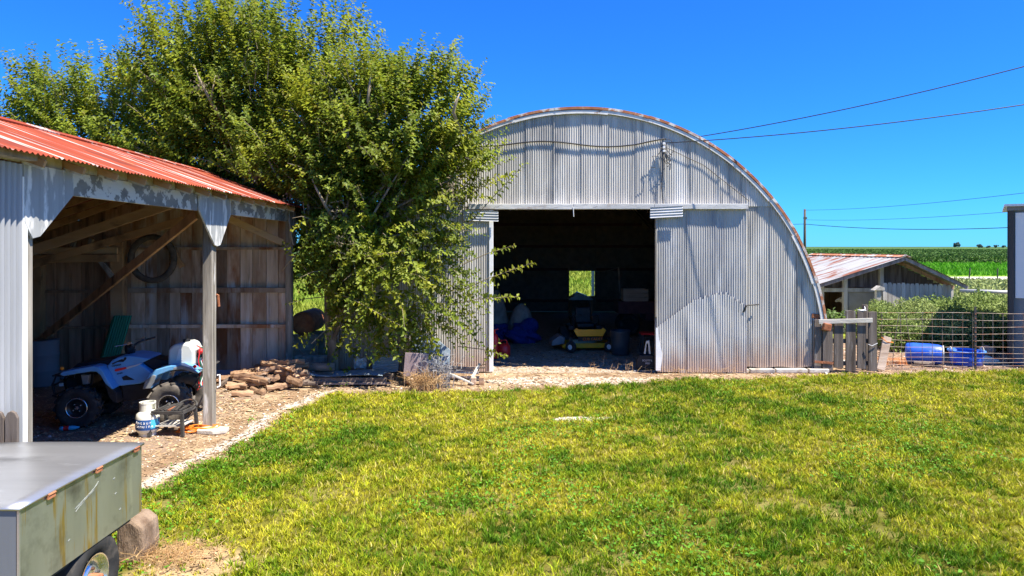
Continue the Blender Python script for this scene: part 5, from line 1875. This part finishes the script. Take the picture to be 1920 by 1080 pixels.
for s in (-1, 1):
    MB().bar((s * .50, -.62, .36), (s * .30, -.10, .40), .05, .05).build("caster_arm", M['black'], mw, local=True)
    MB().bar((s * .50, -.66, .36), (s * .50, -.66, .14), .08, .02, (0, 1, 0)).build("caster_fork", M['black'], mw, local=True)
    mb = MB().lathe([(.06, -.045), (.10, -.055), (.135, -.05), (.145, 0), (.135, .05), (.10, .055), (.06, .045)], 20, (s * .50, -.68, .145), 'x')
    cast = lambda m_: setattr(m_, 'v', [tuple(Vector((s * .50, -.68, 0)) + Matrix.Rotation(R(48), 3, 'Z') @ (Vector(p_) - Vector((s * .50, -.68, 0)))) for p_ in m_.v]) or m_
    cast(mb)
    ty_ = mb.build("caster_wheel", M['rubber'], mw, local=True, smooth=True)
    cast(MB().lathe([(.065, -.05), (.001, -.056)], 14, (s * .50, -.68, .145), 'x').lathe([(.065, .05), (.001, .056)], 14, (s * .50, -.68, .145), 'x')).build("rim", M['white_paint'], ty_, local=True)
    mb = MB().lathe([(.13, -.12), (.22, -.13), (.27, -.11), (.28, 0), (.27, .11), (.22, .13), (.13, .12)], 24, (s * .50, .55, .28), 'x')
    ty_ = mb.build("drive_wheel", M['rubber'], mw, local=True, smooth=True)
    MB().lathe([(.14, -.10), (.001, -.10)], 14, (s * .50, .55, .28), 'x').lathe([(.14, .10), (.001, .10)], 14, (s * .50, .55, .28), 'x').build("rim", M['white_paint'], ty_, local=True)
    MB().box((s * .37, .35, .54), (.16, .62, .12)).build("side_fender", M['black'], mw, local=True, bevel=.03)
    MB().tube([(s * .36, .2, .52), (s * .36, .05, .72), (s * .33, -.02, .88), (s * .12, -.06, .89)], .014, 8).build("lap_bar", M['black'], mw, local=True, smooth=True)
MB().box((0, .22, .60), (.46, .44, .12)).build("seat_cushion", M['black'], mw, local=True, bevel=.04, seg=3)
MB().box((0, .44, .84), (.44, .12, .44), Matrix.Rotation(-.15, 3, 'X')).build("seat_back", M['black'], mw, local=True, bevel=.05, seg=3)
MB().box((0, .78, .62), (.55, .36, .32)).build("engine", M['black'], mw, local=True, bevel=.03)
bn = thing("dark_barrel", "dark plastic barrel standing right of the yellow mower", "barrel", (2.70, 17.05, 0))
MB().lathe([(.001, 0), (.19, 0), (.215, .03), (.235, .3), (.245, .55), (.255, .60), (.24, .615), (.23, .58), (.20, .08), (.001, .06)], 28).build("barrel_body", M['barrel_dark'], bn, local=True, smooth=True)
wg = thing("farm_wagon", "maroon flatbed farm wagon deep in the barn", "wagon", (4.05, 21.0, 0))
MB().box((.1, 0, .86), (1.9, 1.0, .38)).build("wagon_box", M['wagon'], wg, local=True, bevel=.01)
MB().box((.1, 0, .62), (.25, .8, .3)).build("bolster", M['wagon'], wg, local=True)
for x in (-.5, .75):
    MB().lathe([(.20, -.07), (.30, -.08), (.33, 0), (.30, .08), (.20, .07), (.001, .05)], 20, (x, -.35, .33), 'y').build("wheel", M['rubber'], wg, local=True, smooth=True)
    MB().lathe([(.20, -.07), (.30, -.08), (.33, 0), (.30, .08), (.20, .07), (.001, .05)], 20, (x, .35, .33), 'y').build("wheel", M['rubber'], wg, local=True, smooth=True)
ct = thing("wooden_crate", "pale wooden crate resting on the maroon wagon", "crate", (3.72, 20.72, 1.05))
for z in (.07, .19, .31):
    MB().box((0, -.22, z), (.75, .02, .105)).build("slat", M['crate'], ct, local=True, bevel=.004)
    MB().box((0, .22, z), (.75, .02, .105)).build("slat", M['crate'], ct, local=True, bevel=.004)
for x in (-.36, .36):
    MB().box((x, 0, .19), (.03, .42, .36)).build("end_board", M['crate'], ct, local=True)
MB().box((0, 0, .01), (.72, .42, .02)).build("base", M['crate'], ct, local=True)
rp_ = thing("pole_and_rope", "thin upright pole with a slack rope behind the wooden crate", "pole", (3.45, 21.6, 0))
MB().bar((.02, 0, 0), (-.08, 0, 2.05), .05, .04).build("upright", M['wood_scrap'], rp_, local=True)
MB().tube([(-.08, 0, 2.03), (-.4, 0, 1.93), (-.8, 0, 1.90)], .008, 5).build("rope", M['wood_scrap'], rp_, local=True)
MB().tube([(-.8, 0, 1.90), (-.8, .02, 3.9)], .006, 4).build("hanging_line", M['iron'], rp_, local=True)
rt = thing("red_sled", "low red-topped stand just inside the right door edge", "stand", (3.55, 17.3, 0))
MB().box((0, 0, .50), (.6, .35, .05)).build("top", M['red'], rt, local=True, bevel=.01)
for x in (-.25, .25):
    for y in (-.13, .13):
        MB().bar((x * 1.1, y * 1.1, 0), (x, y, .48), .035, .035, (1, 0, 0)).build("leg", M['iron'], rt, local=True)
bg_ = thing("feed_bag", "upright black printed feed bag at the right door edge", "bag", (2.93, 15.02, 0), R(-8))
MB().prism([(-.20, 0), (.20, 0), (.21, .12), (.20, .30), (.14, .33), (-.12, .32), (-.19, .22)], -.07, .08).build("bag_body", M['black'], bg_, local=True, bevel=.03, seg=3)
MB().prism([(-.03, .34), (.02, .62), (.09, .64), (.12, .34), (.08, .34), (.06, .58), (.03, .56), (.01, .34)], -.02, .02).build("carry_handle", M['white_plastic'], bg_, local=True, bevel=.005)
text_mesh("lettering", "SCOTT'S", .055, M['white_paint'], bg_, (.04, -.078, .20), (R(90), 0, 0), .003)
text_mesh("lettering", "SEED", .05, M['white_paint'], bg_, (.05, -.078, .14), (R(90), 0, 0), .003)
cv = thing("covered_bench", "pale plastic-draped bench below the barn's back window", "bench", (2.55, 25.5, 0))
MB().prism([(-.45, .72), (.45, .72), (.42, .78), (.15, .90), (-.1, 1.0), (-.3, .86), (-.45, .78)], -.35, .35).build("plastic_sheet", M['white_plastic'], cv, local=True, bevel=.02)
for x in (-.38, .38):
    MB().box((x, 0, .36), (.08, .6, .72)).build("trestle", M['wood_brown'], cv, local=True)

# ================================================================ CABLES ON THE BARN, WIRES, POLES
pts = []
for t in np.linspace(0, 1, 40):
    px = 885 + (1248 - 885) * t
    y = 270 + 5 * math.sin(t * 9.5 + 1.2) - 5 * (t > .85) * (t - .85) / .15
    pts.append(at(px, y, BY - .045))
o = MB().tube(pts, .015, 6).build("service_cable", M['black'], loc=at(1060, 270, BY - .09), smooth=True)
tag(o, "thick black cable sagging in waves across the barn gable", "cable")
iw = thing("wire_bundle", "tangle of wire and insulators hanging on the barn gable", "wires", at(1242, 275, BY - .08))
c = at(1242, 275, BY - .08)
for k in range(6):
    rr = random.Random(k)
    pts = [c + Vector((rr.uniform(-.05, .05), -.02, .08 - .04 * k))]
    for q in range(5):
        pts.append(pts[-1] + Vector((rr.uniform(-.12, .10), rr.uniform(-.03, .01), rr.uniform(-.16, .02))))
    MB().tube(pts, .008, 5).build("loose_wire", M['iron'], iw, smooth=True)
MB().tube([c + Vector((.10 + .14 * math.cos(t), -.03, -.02 + .18 * math.sin(t))) for t in np.linspace(-1.8, 1.9, 14)], .006, 5).build("loose_wire", M['iron'], iw, smooth=True)
MB().tube([c + Vector((.02, -.02, -.1)), at(1243, 320, BY - .07), at(1240, 350, BY - .07), at(1244, 384, BY - .07)], .009, 5).build("drop_wire", M['iron'], iw, smooth=True)
for dz in (.06, -.02, -.10):
    MB().lathe([(.001, -.03), (.025, -.03), (.018, 0), (.028, .025), (.001, .03)], 10, c + Vector((.02, -.06, dz)), 'y').build("insulator", M['white_paint'], iw)
MB().tube([at(1252, 278, BY - .04), at(1320, 310, BY - .04), at(1405, 377, BY - .04)], .007, 4).build("stay_wire", M['iron'], iw)
NP = Vector((14.0, 11.0, 0))
up_ = thing("utility_pole", "tall service pole off to the right of the yard", "utility pole", NP)
MB().tube([(0, 0, -.2), (0, 0, 8.4)], [.16, .11], 12).build("shaft", M['pole'], up_, local=True, smooth=True)
MB().box((0, 0, 7.6), (1.6, .1, .12)).build("cross_arm", M['pole'], up_, local=True)


def wire(name, a, b, sag, r, label, cat="wire", group=None):
    a, b = Vector(a), Vector(b)
    pts = []
    for t in np.linspace(0, 1, 24):
        p = a.lerp(b, t)
        p.z -= sag * 4 * t * (1 - t)
        pts.append(p)
    o = MB().tube(pts, r, 5).build(name, M['black'], loc=a)
    return tag(o, label, cat, group)


def through(a, px, py, Y2, k):
    """end point beyond the frame's edge on the line that leaves a towards a photographed point"""
    b = at(px, py, Y2)
    return a + (b - a) * k


a1 = at(1248, 268, BY - .1)
wire("overhead_wire", at(1262, 264, BY + .4), at(1262, 264, BY + .4) + (at(1920, 101, 12.6) - at(1262, 264, BY + .4)) * 1.6, .25, .010, "upper of the two overhead wires leaving the barn to the right", "wire", "service wires")
wire("overhead_wire", a1, a1 + (at(1920, 175, 12.4) - a1) * 1.6, .22, .010, "lower of the two overhead wires leaving the barn to the right", "wire", "service wires")
FP = at(1509, 462, 88)
FP.z = 0
fp = thing("utility_pole", "thin dark utility pole standing beyond the low shed", "utility pole", FP)
MB().tube([(0, 0, -.3), (0, 0, 7.5)], [.19, .14], 10).build("shaft", M['pole'], fp, local=True, smooth=True)
MB().box((.05, 0, 6.35), (.35, .3, .25)).build("insulator_bracket", M['pole'], fp, local=True)
pt = at(1509, 394, 88)
wire("power_line", pt, at(2000, 352, 45), .35, .018, "top faint power line right of the utility pole", "wire", "power lines")
wire("power_line", at(1509, 412, 88), at(2000, 388, 45), .35, .016, "middle faint power line right of the utility pole", "wire", "power lines")
wire("power_line", at(1509, 420, 88), at(2000, 421, 60), .55, .035, "lowest and thickest power line right of the utility pole", "wire", "power lines")
wire("power_line", at(1509, 420, 88), at(1300, 415, 88), .2, .03, "power line running left from the utility pole behind the barn", "wire")
for k, (px, h, lb) in enumerate(((1796, 8, "lone round tree on the horizon"), (1836, 5.5, "taller tree of the far horizon row"), (1853, 4, "low tree right of the taller one on the horizon"), (1868, 4.5, "small tree near the right end of the far row"), (1882, 4, "last small tree of the far row beside the grey building"))):
    Y = 900
    b = at(px, 462, Y)
    t_ = thing("far_tree", lb, "tree", (b.x, Y, 0), 0, "trees on the horizon")
    MB().tube([(0, 0, 0), (0, 0, h * .5)], [.5, .3], 5).build("trunk", M['pole'], t_, local=True)
    mb = MB()
    for q in range(9):
        rr = random.Random(k * 20 + q)
        mb.blob((rr.uniform(-.8, .8) * h * .6, rr.uniform(-1, 1) * h * .4, h * rr.uniform(.40, .85)), h * rr.uniform(.16, .30), q, .25, 8, 6)
    mb.build("crown", M['far_tree'], t_, local=True)
for k, (px, py, H, lb) in enumerate(((1816, 532, 1.15, "leaning dark fence post by the gravel road"), (1870, 528, 1.0, "upright dark fence post by the gravel road"))):
    q = gnd(px, py)
    o = MB().tube([q, q + Vector((.12 if k == 0 else .02, 0, H))], .045, 6).build("fence_post", M['pole'], loc=q)
    tag(o, lb, "fence post", "fence posts by the road")

# ================================================================ GATE AND WIRE FENCE
GY = 14.62
gt = thing("plank_yard_gate", "weathered grey wooden plank gate between the barn and the wire fence", "gate", (7.1, GY, 0))


def gx_(px):
    return (px - 960) / FPX * GY


def gz_(py):
    return CAMH - (py - HOR) / FPX * GY


for (p0, p1, yt, yb, dy) in ((1528, 1541, 600, 694, .02), (1543, 1562, 601, 695, 0), (1564, 1582, 603, 690, .012), (1586, 1605, 583, 699, 0), (1608, 1624, 584, 692, .008), (1627, 1644, 585, 696, -.02)):
    x0, x1 = gx_(p0), gx_(p1)
    z0, z1 = max(.02, gz_(yb)), gz_(yt)
    MB().prism([(x0, z0 + .01), (x1, z0 - .005), (x1 - .004, z1 + random.uniform(-.01, .01)), ((x0 + x1) / 2, z1 + .012), (x0 + .006, z1)], GY + dy, GY + dy + .035).build("plank", M['gate_wood'], gt, bevel=.006)
MB().bar((gx_(1534), GY - .03, gz_(603)), (gx_(1634), GY - .045, gz_(600)), .022, .095).build("top_rail", M['wood_pale'], gt, bevel=.005)
MB().bar((gx_(1541), GY + .06, gz_(640)), (gx_(1644), GY + .06, gz_(640)), .04, .09).build("back_rail", M['gate_wood'], gt)
MB().bar((gx_(1541), GY + .06, gz_(682)), (gx_(1644), GY + .06, gz_(682)), .04, .09).build("back_rail", M['gate_wood'], gt)
MB().bar((gx_(1527), GY - .012, gz_(678)), (gx_(1562), GY - .015, gz_(681)), .012, .05).build("hinge_strap", M['rust'], gt)
MB().tube([(gx_(1626), GY - .04, gz_(645)), (gx_(1632), GY - .06, gz_(648)), (gx_(1643), GY - .05, gz_(643))], .010, 6).build("chain", M['galv_h'], gt)
MB().box((gx_(1617.5), GY + .22, .62), (.13, .13, 1.24)).build("brace_post", M['gate_wood'], gt) if False else None
gp = thing("gate_post", "square weathered post at the hinge side of the plank gate", "post", (gx_(1533), GY + .16, 0))
MB().box((0, 0, .62), (.17, .14, 1.24)).build("post_body", M['gate_wood'], gp, local=True, bevel=.01)
MB().box((0, -.01, 1.20), (.19, .18, .10), Matrix.Rotation(.1, 3, 'Y')).build("rusty_cap", M['rust'], gp, local=True, bevel=.015)
gp2 = thing("gate_post", "round stub post just behind the right end of the plank gate", "post", (gx_(1631) + .05, GY + .30, 0))
MB().tube([(0, 0, 0), (0, 0, 1.42)], [.07, .062], 10).build("post_body", M['gate_wood'], gp2, local=True)
sk = thing("bleached_antler", "small white bleached bone lying on top of the plank gate", "bone", (gx_(1617), GY + .02, gz_(584)))
MB().tube([(-.09, 0, .035), (-.03, 0, .02), (.04, 0, .02), (.07, 0, .06), (.055, 0, .11)], [.008, .016, .022, .016, .007], 7).tube([(.04, 0, .02), (.09, 0, .02)], [.018, .01], 6).build("bone_body", M['bone'], sk, local=True, smooth=True)

FY = 15.0
cf = thing("wire_panel_fence", "square-mesh wire panel fence in front of the weeds", "fence", (10.0, FY, 0))
x0, x1 = (1647 - 960) / FPX * FY, 13.6
zs = [CAMH - (y - HOR) / FPX * FY for y in (585, 598, 611, 624, 637, 649, 660, 669, 677, 684, 690)]
for k, z in enumerate(zs):
    pts = [(x, FY + .01 * math.sin(x * 3 + k), z - .03 * math.sin((x - x0) * .55) + .012 * math.sin(x * 2.1 + k)) for x in np.linspace(x0, x1, 18)]
    MB().tube(pts, .0048, 5, False).build("horizontal_wire", M['wire'], cf)
x = x0 + .08
k = 0
while x < x1:
    tilt = .16 * math.sin(k * 1.7) if x < 8.9 and k > 0 else .0
    top = zs[0] if k % 9 else zs[0]
    MB().tube([(x + tilt, FY + .008, zs[0] - .02), (x + tilt * .4, FY + .010, (zs[0] + zs[-1]) / 2), (x, FY + .008, max(.0, zs[-1] - .02))], .0065, 5, False).build("vertical_wire", M['wire'], cf)
    x += .222
    k += 1
for px, h, lb in ((1826, 1.38, "rusty steel fence post in the middle of the wire fence"),):
    tp_ = thing("steel_fence_post", lb, "fence post", ((px - 960) / FPX * FY, FY + .05 - .1, 0))
    MB().box((0, 0, h / 2), (.045, .01, h)).box((0, .02, h / 2), (.010, .035, h)).build("stake", M['iron'], tp_, local=True)
    for q in range(12):
        MB().box((0, -.008, .12 + q * .1), (.02, .010, .018)).build("stud", M['rust'], tp_, local=True)
tp_ = thing("steel_fence_post", "steel fence post at the far right of the wire fence", "fence post", (13.3, FY - .05, 0))
MB().box((0, 0, .69), (.045, .01, 1.38)).box((0, .02, .69), (.010, .035, 1.38)).build("stake", M['iron'], tp_, local=True)
lb_ = thing("leaning_plank", "pale plank with orange twine leaning on the wire fence", "board", gnd(1651, 696))
a, b = Vector((0, 0, 0)), Vector((.25, .18, .72))
MB().bar(a + Vector((0, 0, .03)), b, .17, .035, (0, -1, .4)).build("plank", M['wood_scrap'], lb_, local=True, bevel=.005)
MB().tube([b + Vector((-.16, -.05, .0)), b + Vector((-.05, -.06, -.10)), b + Vector((.10, -.05, -.12)), b + Vector((.09, .03, -.10))], .008, 5).build("twine", M['orange_cord'], lb_, local=True)
rr_ = thing("rusty_mesh_roll", "flattened roll of rust-orange wire mesh lying at the fence foot", "wire mesh", gnd(1690, 690) + Vector((0, .35, 0)))
for k in range(6):
    z = .02 + .028 * k
    MB().tube([(-.32 + .02 * math.sin(k), -.05 + .02 * k, z), (0, -.07 + .02 * math.cos(k), z + .01), (.32, -.04 + .02 * k, z)], .009, 5).build("rod", M['rust_orange'], rr_, local=True)
for k in range(5):
    x = -.28 + .14 * k
    MB().tube([(x, -.06, .01), (x + .01, .0, .17)], .008, 5).build("cross_rod", M['rust_orange'], rr_, local=True)

bb = thing("blue_barrel", "blue plastic barrel lying on its side behind the fence", "barrel", gnd(1734, 684) + Vector((0, .05, 0)), R(-28))
MB().lathe([(.001, -.36), (.17, -.36), (.22, -.33), (.235, -.2), (.232, 0), (.235, .12), (.22, .30), (.20, .36), (.19, .38), (.165, .37), (.001, .32)], 28, (0, 0, .25), 'x').build("barrel_body", M['blue_plastic'], bb, local=True, smooth=True)
MB().lathe([(.19, .365), (.21, .365), (.21, .39), (.19, .39)], 28, (0, 0, .25), 'x', True).build("rim", M['white_plastic'], bb, local=True)
for s in (-1, 1):
    MB().tube([(-.2, s * .26, .06), (.2, s * .26, .06)], .05, 6).build("prop_stick", M['log_dark'], bb, local=True)
tb = thing("blue_tub", "open blue round tub with rope handles behind the fence", "tub", gnd(1812, 684))
MB().lathe([(.001, .0), (.29, 0), (.31, .02), (.345, .30), (.325, .31), (.28, .04), (.001, .03)], 30).build("tub_shell", M['blue_plastic'], tb, local=True, smooth=True)
MB().lathe([(.325, .305), (.375, .31), (.385, .32), (.375, .34), (.335, .335)], 30, (0, 0, 0), 'z', True).build("tub_rim", M['blue_rim'], tb, local=True, smooth=True)
for s in (-1, 1):
    MB().tube([(s * (.36 + .0 * t), -.07 + .14 * t, .30 + .11 * math.sin(math.pi * t)) if True else 0 for t in np.linspace(0, 1, 9)], .014, 6).build("rope_handle", M['wood_pale'], tb, local=True, smooth=True)
sm = thing("pale_heap", "crumpled pale sacking heap at the foot of the grey building", "sacking", (10.95, 15.75, 0))
MB().blob((0, 0, .06), .16, 6, .22, 16, 10, sx=1.6, sy=.8, sz=.7).build("cloth", M['fur_white'], sm, local=True, smooth=True)
bs = thing("brown_sack", "brown sack slumped in the shade behind the blue tub", "sack", (11.75, 16.9, 0))
MB().blob((0, 0, .10), .17, 9, .15, 18, 12, sx=1.2, sz=.8).build("sack_body", M['wood_scrap'], bs, local=True, smooth=True)

# ================================================================ LOW SHED BEHIND
LS = thing("goat_shed", "low open-sided shed with a rusty tin gable roof behind the fence", "shed", (11.9, 21, 0))
YF, YBk = 20.6, 27.0
pe_l, pr, pe_r = at(1531, 535, YF), at(1698, 482, YF), at(1816, 537, YF)


def lsz(x):
    if x < pr.x:
        return pe_l.z + (pr.z - pe_l.z) * (x - pe_l.x) / (pr.x - pe_l.x)
    return pe_r.z + (pr.z - pe_r.z) * (pe_r.x - x) / (pe_r.x - pr.x)


xs = steps(YF, YBk, .72)
for i in range(len(xs) - 1):
    for side, (p0, p1) in enumerate(((pe_l, pr), (pe_r, pr))):
        L = p1.x - p0.x
        mb = MB()
        mb.corr(xs[i] - .02, xs[i + 1] + .02, 0, 1, lambda u, v, w: (p0.x + L * v, u, p0.z + (p1.z - p0.z) * v + w + .02 + (i % 2) * .006 - .02 * (u - YF) / 6), pitch=.24, amp=.012, rows=3, seg=6)
        mb.build("roof_sheet", M['lowroof'], LS, smooth=True)
mb = MB()
mb.bar((pr.x - .07, YF - .01, pr.z + .035), (pr.x - .07, YBk, pr.z + .02), .20, .015, (-.35, 0, 1))
mb.bar((pr.x + .07, YF - .01, pr.z + .035), (pr.x + .07, YBk, pr.z + .02), .20, .015, (.4, 0, 1))
mb.build("ridge_cap", M['trim_rust'], LS)
for p0 in (pe_l, pe_r):
    MB().bar((p0.x, YF + .03, p0.z - .05), (pr.x, YF + .03, pr.z - .05), .03, .10).build("barge_board", M['wood_grey'], LS)
for yy in (YF + .7, YF + 2.2, YF + 3.8, YF + 5.4):
    for p0 in (pe_l, pe_r):
        MB().bar((p0.x, yy, p0.z - .08), (pr.x, yy, pr.z - .08), .05, .11).build("rafter", M['wood_brown'], LS)
yw = YF + .75
x0, x1 = pe_l.x + .25, pe_r.x - .35
for px in (1540, 1584, 1652, 1782):
    x = (px - 960) / FPX * yw
    MB().box((x, yw, (lsz(x) - .12) / 2), (.12, .12, lsz(x) - .12)).build("post", M['picket'], LS)
xa = (1540 - 960) / FPX * yw
xb = (1652 - 960) / FPX * yw
MB().box(((xa + xb) / 2, yw - .02, 1.34), (xb - xa, .06, .12)).build("lintel", M['picket'], LS)
xa = (1590 - 960) / FPX * yw
MB().box(((xa + xb) / 2, yw + .03, .64), (xb - xa, .03, 1.26)).build("wall_panel", M['plaster'], LS)
# gable boards above the lintel, in dark wood that paints in the gable's shade
x = x0
while x < x1:
    t = lsz(x + .1) - .14
    if t > 1.45:
        MB().box((x + .1, yw + .10, (1.42 + t) / 2), (.19, .02, t - 1.42)).build("gable_board", M['gate_wood'], LS)
    x += .2
MB().box(((pe_l.x + pe_r.x) / 2, YBk - .2, .7), (x1 - x0, .05, 1.4)).build("back_wall", M['wood_brown'], LS)
MB().box((x0, (yw + YBk) / 2, .68), (.04, YBk - yw, 1.30)).build("side_wall", M['wood_brown'], LS)
MB().box((x1, (yw + YBk) / 2, .68), (.04, YBk - yw, 1.30)).build("side_wall", M['wood_brown'], LS)
# dog-eared picket screen across the front
yp = YF + .25
n = 15
for k in range(n):
    px = 1656 + (1784 - 1656) * k / n
    a = (px - 960) / FPX * yp
    b = (px + 8.0 - 960) / FPX * yp
    zt = CAMH - (530 + .25 * k - HOR) / FPX * yp + random.uniform(-.015, .015)
    c = (a + b) / 2
    MB().prism([(a, .05), (b, .05), (b, zt - .06), (c + (b - a) * .28, zt), (c - (b - a) * .28, zt), (a, zt - .06)], yp, yp + .022).build("picket", M['picket'], LS)
for z in (.4, 1.2):
    MB().box(((1720 - 960) / FPX * yp, yp + .045, z), ((128) / FPX * yp, .04, .08)).build("picket_rail", M['wood_grey'], LS)
cp = thing("capped_post", "pale post with a flat cap left of the picket screen", "post", ((1646 - 960) / FPX * 20.0, 20.0, 0))
MB().box((0, 0, .71), (.13, .13, 1.42)).build("post_body", M['picket'], cp, local=True)
MB().prism([(-.16, 1.42), (.14, 1.42), (.14, 1.50), (.02, 1.55)], -.12, .12).build("post_cap", M['picket'], cp, local=True)
# goat that looks out of the shed doorway
ga = thing("goat", "pale goat looking left out of the dark doorway of the low shed", "goat", (10.78, 22.0, 0), R(-90))
gm = bpy.data.meshes.new("goat_body")
J = [((.15, .75, .62), .17), ((.15, .35, .62), .19), ((.15, .05, .66), .16), ((.14, -.10, .86), .085), ((.12, -.18, 1.02), .085), ((.05, -.28, .98), .06), ((-.02, -.36, .92), .035),
     ((.06, .02, .40), .06), ((.06, .0, .20), .035), ((.06, .0, .02), .035), ((.24, .02, .40), .06), ((.24, .0, .20), .035), ((.24, .0, .02), .035),
     ((.06, .74, .42), .08), ((.06, .80, .22), .035), ((.06, .76, .02), .035), ((.24, .74, .42), .08), ((.24, .80, .22), .035), ((.24, .76, .02), .035), ((.15, .95, .70), .03),
     ((.03, -.14, 1.06), .03), ((-.06, -.13, 1.03), .018), ((.21, -.12, 1.06), .03), ((.29, -.10, 1.02), .018)]
E = [(0, 1), (1, 2), (2, 3), (3, 4), (4, 5), (5, 6), (2, 7), (7, 8), (8, 9), (2, 10), (10, 11), (11, 12), (0, 13), (13, 14), (14, 15), (0, 16), (16, 17), (17, 18), (0, 19), (4, 20), (20, 21), (4, 22), (22, 23)]
gm.from_pydata([j[0] for j in J], E, [])
gm.materials.append(M['fur_white'])
go = bpy.data.objects.new("goat_body", gm)
COL.objects.link(go)
go.parent = ga
sm_ = go.modifiers.new("skin", 'SKIN')
for v_, j in zip(gm.skin_vertices[0].data, J):
    v_.radius = (j[1], j[1])
gm.skin_vertices[0].data[1].use_root = True
go.modifiers.new("sub", 'SUBSURF').render_levels = 2
for s in (-1, 1):
    MB().blob((.08 + .055 * s, -.24, 1.03), .012, 1, 0, 8, 6).build("eye", M['black'], ga, local=True)

# pipe rail from the shed to the grey building
q0, q1 = at(1800, 545, 20.5), at(1892, 548, 20.0)
o = MB().tube([q0, q1 + (q1 - q0) * .3], .055, 10).build("pipe_rail", M['galv_h'], loc=q0, smooth=True)
tag(o, "silver metal pipe spanning from the low shed to the grey building", "pipe")

# building at the right edge of the frame, turned away from the sun
bd = thing("grey_building", "grey and white metal-sided building at the right edge", "building", ((1893 - 960) / FPX * 15.6, 15.6, 0), R(-35))
BH = CAMH + (462 - 386) / FPX * 15.6
MB().box((1.6, 1.5, BH / 2 - .02), (3.18, 2.98, BH - .06)).build("wall", M['bld_grey'], bd, local=True)
MB().box((.03, -.02, BH / 2), (.09, .06, BH - .05)).build("corner_post", M['bld_dark'], bd, local=True)
MB().box((-.025, .07, BH / 2), (.03, .14, BH - .05)).build("corner_post", M['bld_dark'], bd, local=True)
zb = CAMH - (559 - HOR) / FPX * 15.5
for k in range(7):
    a = .09 + .44 * k
    MB().box((a + .13 if k == 0 else a + .2, -.012, (zb + BH - .16) / 2), (.23 if k == 0 else .36, .025, BH - .16 - zb)).build("siding_panel", M['bld_white'], bd, local=True, bevel=.004)
MB().box((1.6, 1.45, BH + .01), (3.4, 3.2, .05)).build("roof", M['bld_white'], bd, local=True)
MB().box((1.6, -.03, BH - .06), (3.3, .08, .10)).build("eave_trim", M['bld_grey'], bd, local=True)

# ================================================================ WEEDS BEHIND THE FENCE
def weeds(name, label, boxes, dens, col, size, seed):
    P_, C_ = [], []
    for (x0, x1, y0, y1, h0, h1) in boxes:
        n = int((x1 - x0) * (y1 - y0) * dens)
        X = RNG.uniform(x0, x1, n)
        Y = RNG.uniform(y0, y1, n)
        hh = h0 + (h1 - h0) * fbm(X * .9 + seed, Y * .9, seed)
        dx = np.minimum(X - x0, x1 - X)
        hh *= np.clip(.45 + dx * 1.6, 0, 1) * np.clip(.5 + (Y - y0) * .45, 0, 1) * (.7 + .6 * fbm(X * 2.2, Y * 2.2, seed + 8))
        Z = hh * RNG.random(n) ** .55
        P_.append(np.stack([X, Y, Z], 1))
        t = fbm(X * .7, Y * .7, seed + 3)[:, None]
        C_.append((np.array(col[0]) * (1 - t) + np.array(col[1]) * t) * RNG.uniform(.65, 1.35, n)[:, None])
    P = np.concatenate(P_)
    C = np.concatenate(C_)
    n = len(P)
    D = RNG.normal(0, 1, (n, 3)) + np.array([0, 0, .7])
    N = RNG.normal(0, .6, (n, 3)) + np.array([0, -.2, 1.0])
    L = RNG.uniform(.7, 1.3, n) * size
    v, f, c = leaves(P, D, N, L, L * RNG.uniform(.28, .5, n), C)
    c0 = P.mean(0)
    c0[2] = 0
    o = np_mesh(name, v, f, M['grass'], c, loc=tuple(c0))
    o["kind"] = "stuff"
    return tag(o, label, "weeds")


weeds("weed_thicket", "dense green weeds growing in front of the low shed", [(9.7, 13.2, 17.4, 19.9, .75, 1.3)], 4600, ((.16, .24, .04), (.36, .41, .16)), .085, 3)
weeds("pale_weeds", "pale feathery weeds spreading between the low shed and the road", [(13.9, 20.5, 19.8, 28.0, .7, 1.3), (17.0, 34.0, 28.0, 42.0, .35, .8)], 260, ((.24, .31, .08), (.42, .45, .20)), .22, 7)
weeds("building_weeds", "leafy weeds at the corner of the grey building", [(11.6, 14.4, 17.4, 20.5, .8, 1.5)], 2200, ((.15, .24, .04), (.32, .38, .13)), .10, 12)
sb_ = thing("gate_shrub", "small leafy shrub behind the plank gate", "shrub", (7.35, 15.7, 0))
n = 420
pp = np.array([0, 0, .98])[None] + RNG.normal(0, 1, (n, 3)) * np.array([.20, .14, .10])
v, f, c = leaves(pp, RNG.normal(0, 1, (n, 3)) + np.array([0, 0, .3]), RNG.normal(0, .5, (n, 3)) + np.array([0, 0, 1]), RNG.uniform(.07, .13, n), RNG.uniform(.05, .09, n), np.array([.13, .20, .05]) * RNG.uniform(.6, 1.5, n)[:, None])
fo = np_mesh("foliage", v, f, M['leaf'], c, parent=sb_)
fo["kind"] = "stuff"
MB().tube([(0, 0, 0), (.02, 0, .5), (0, 0, 1.0)], [.02, .015, .008], 6).build("stem", M['twig'], sb_, local=True)
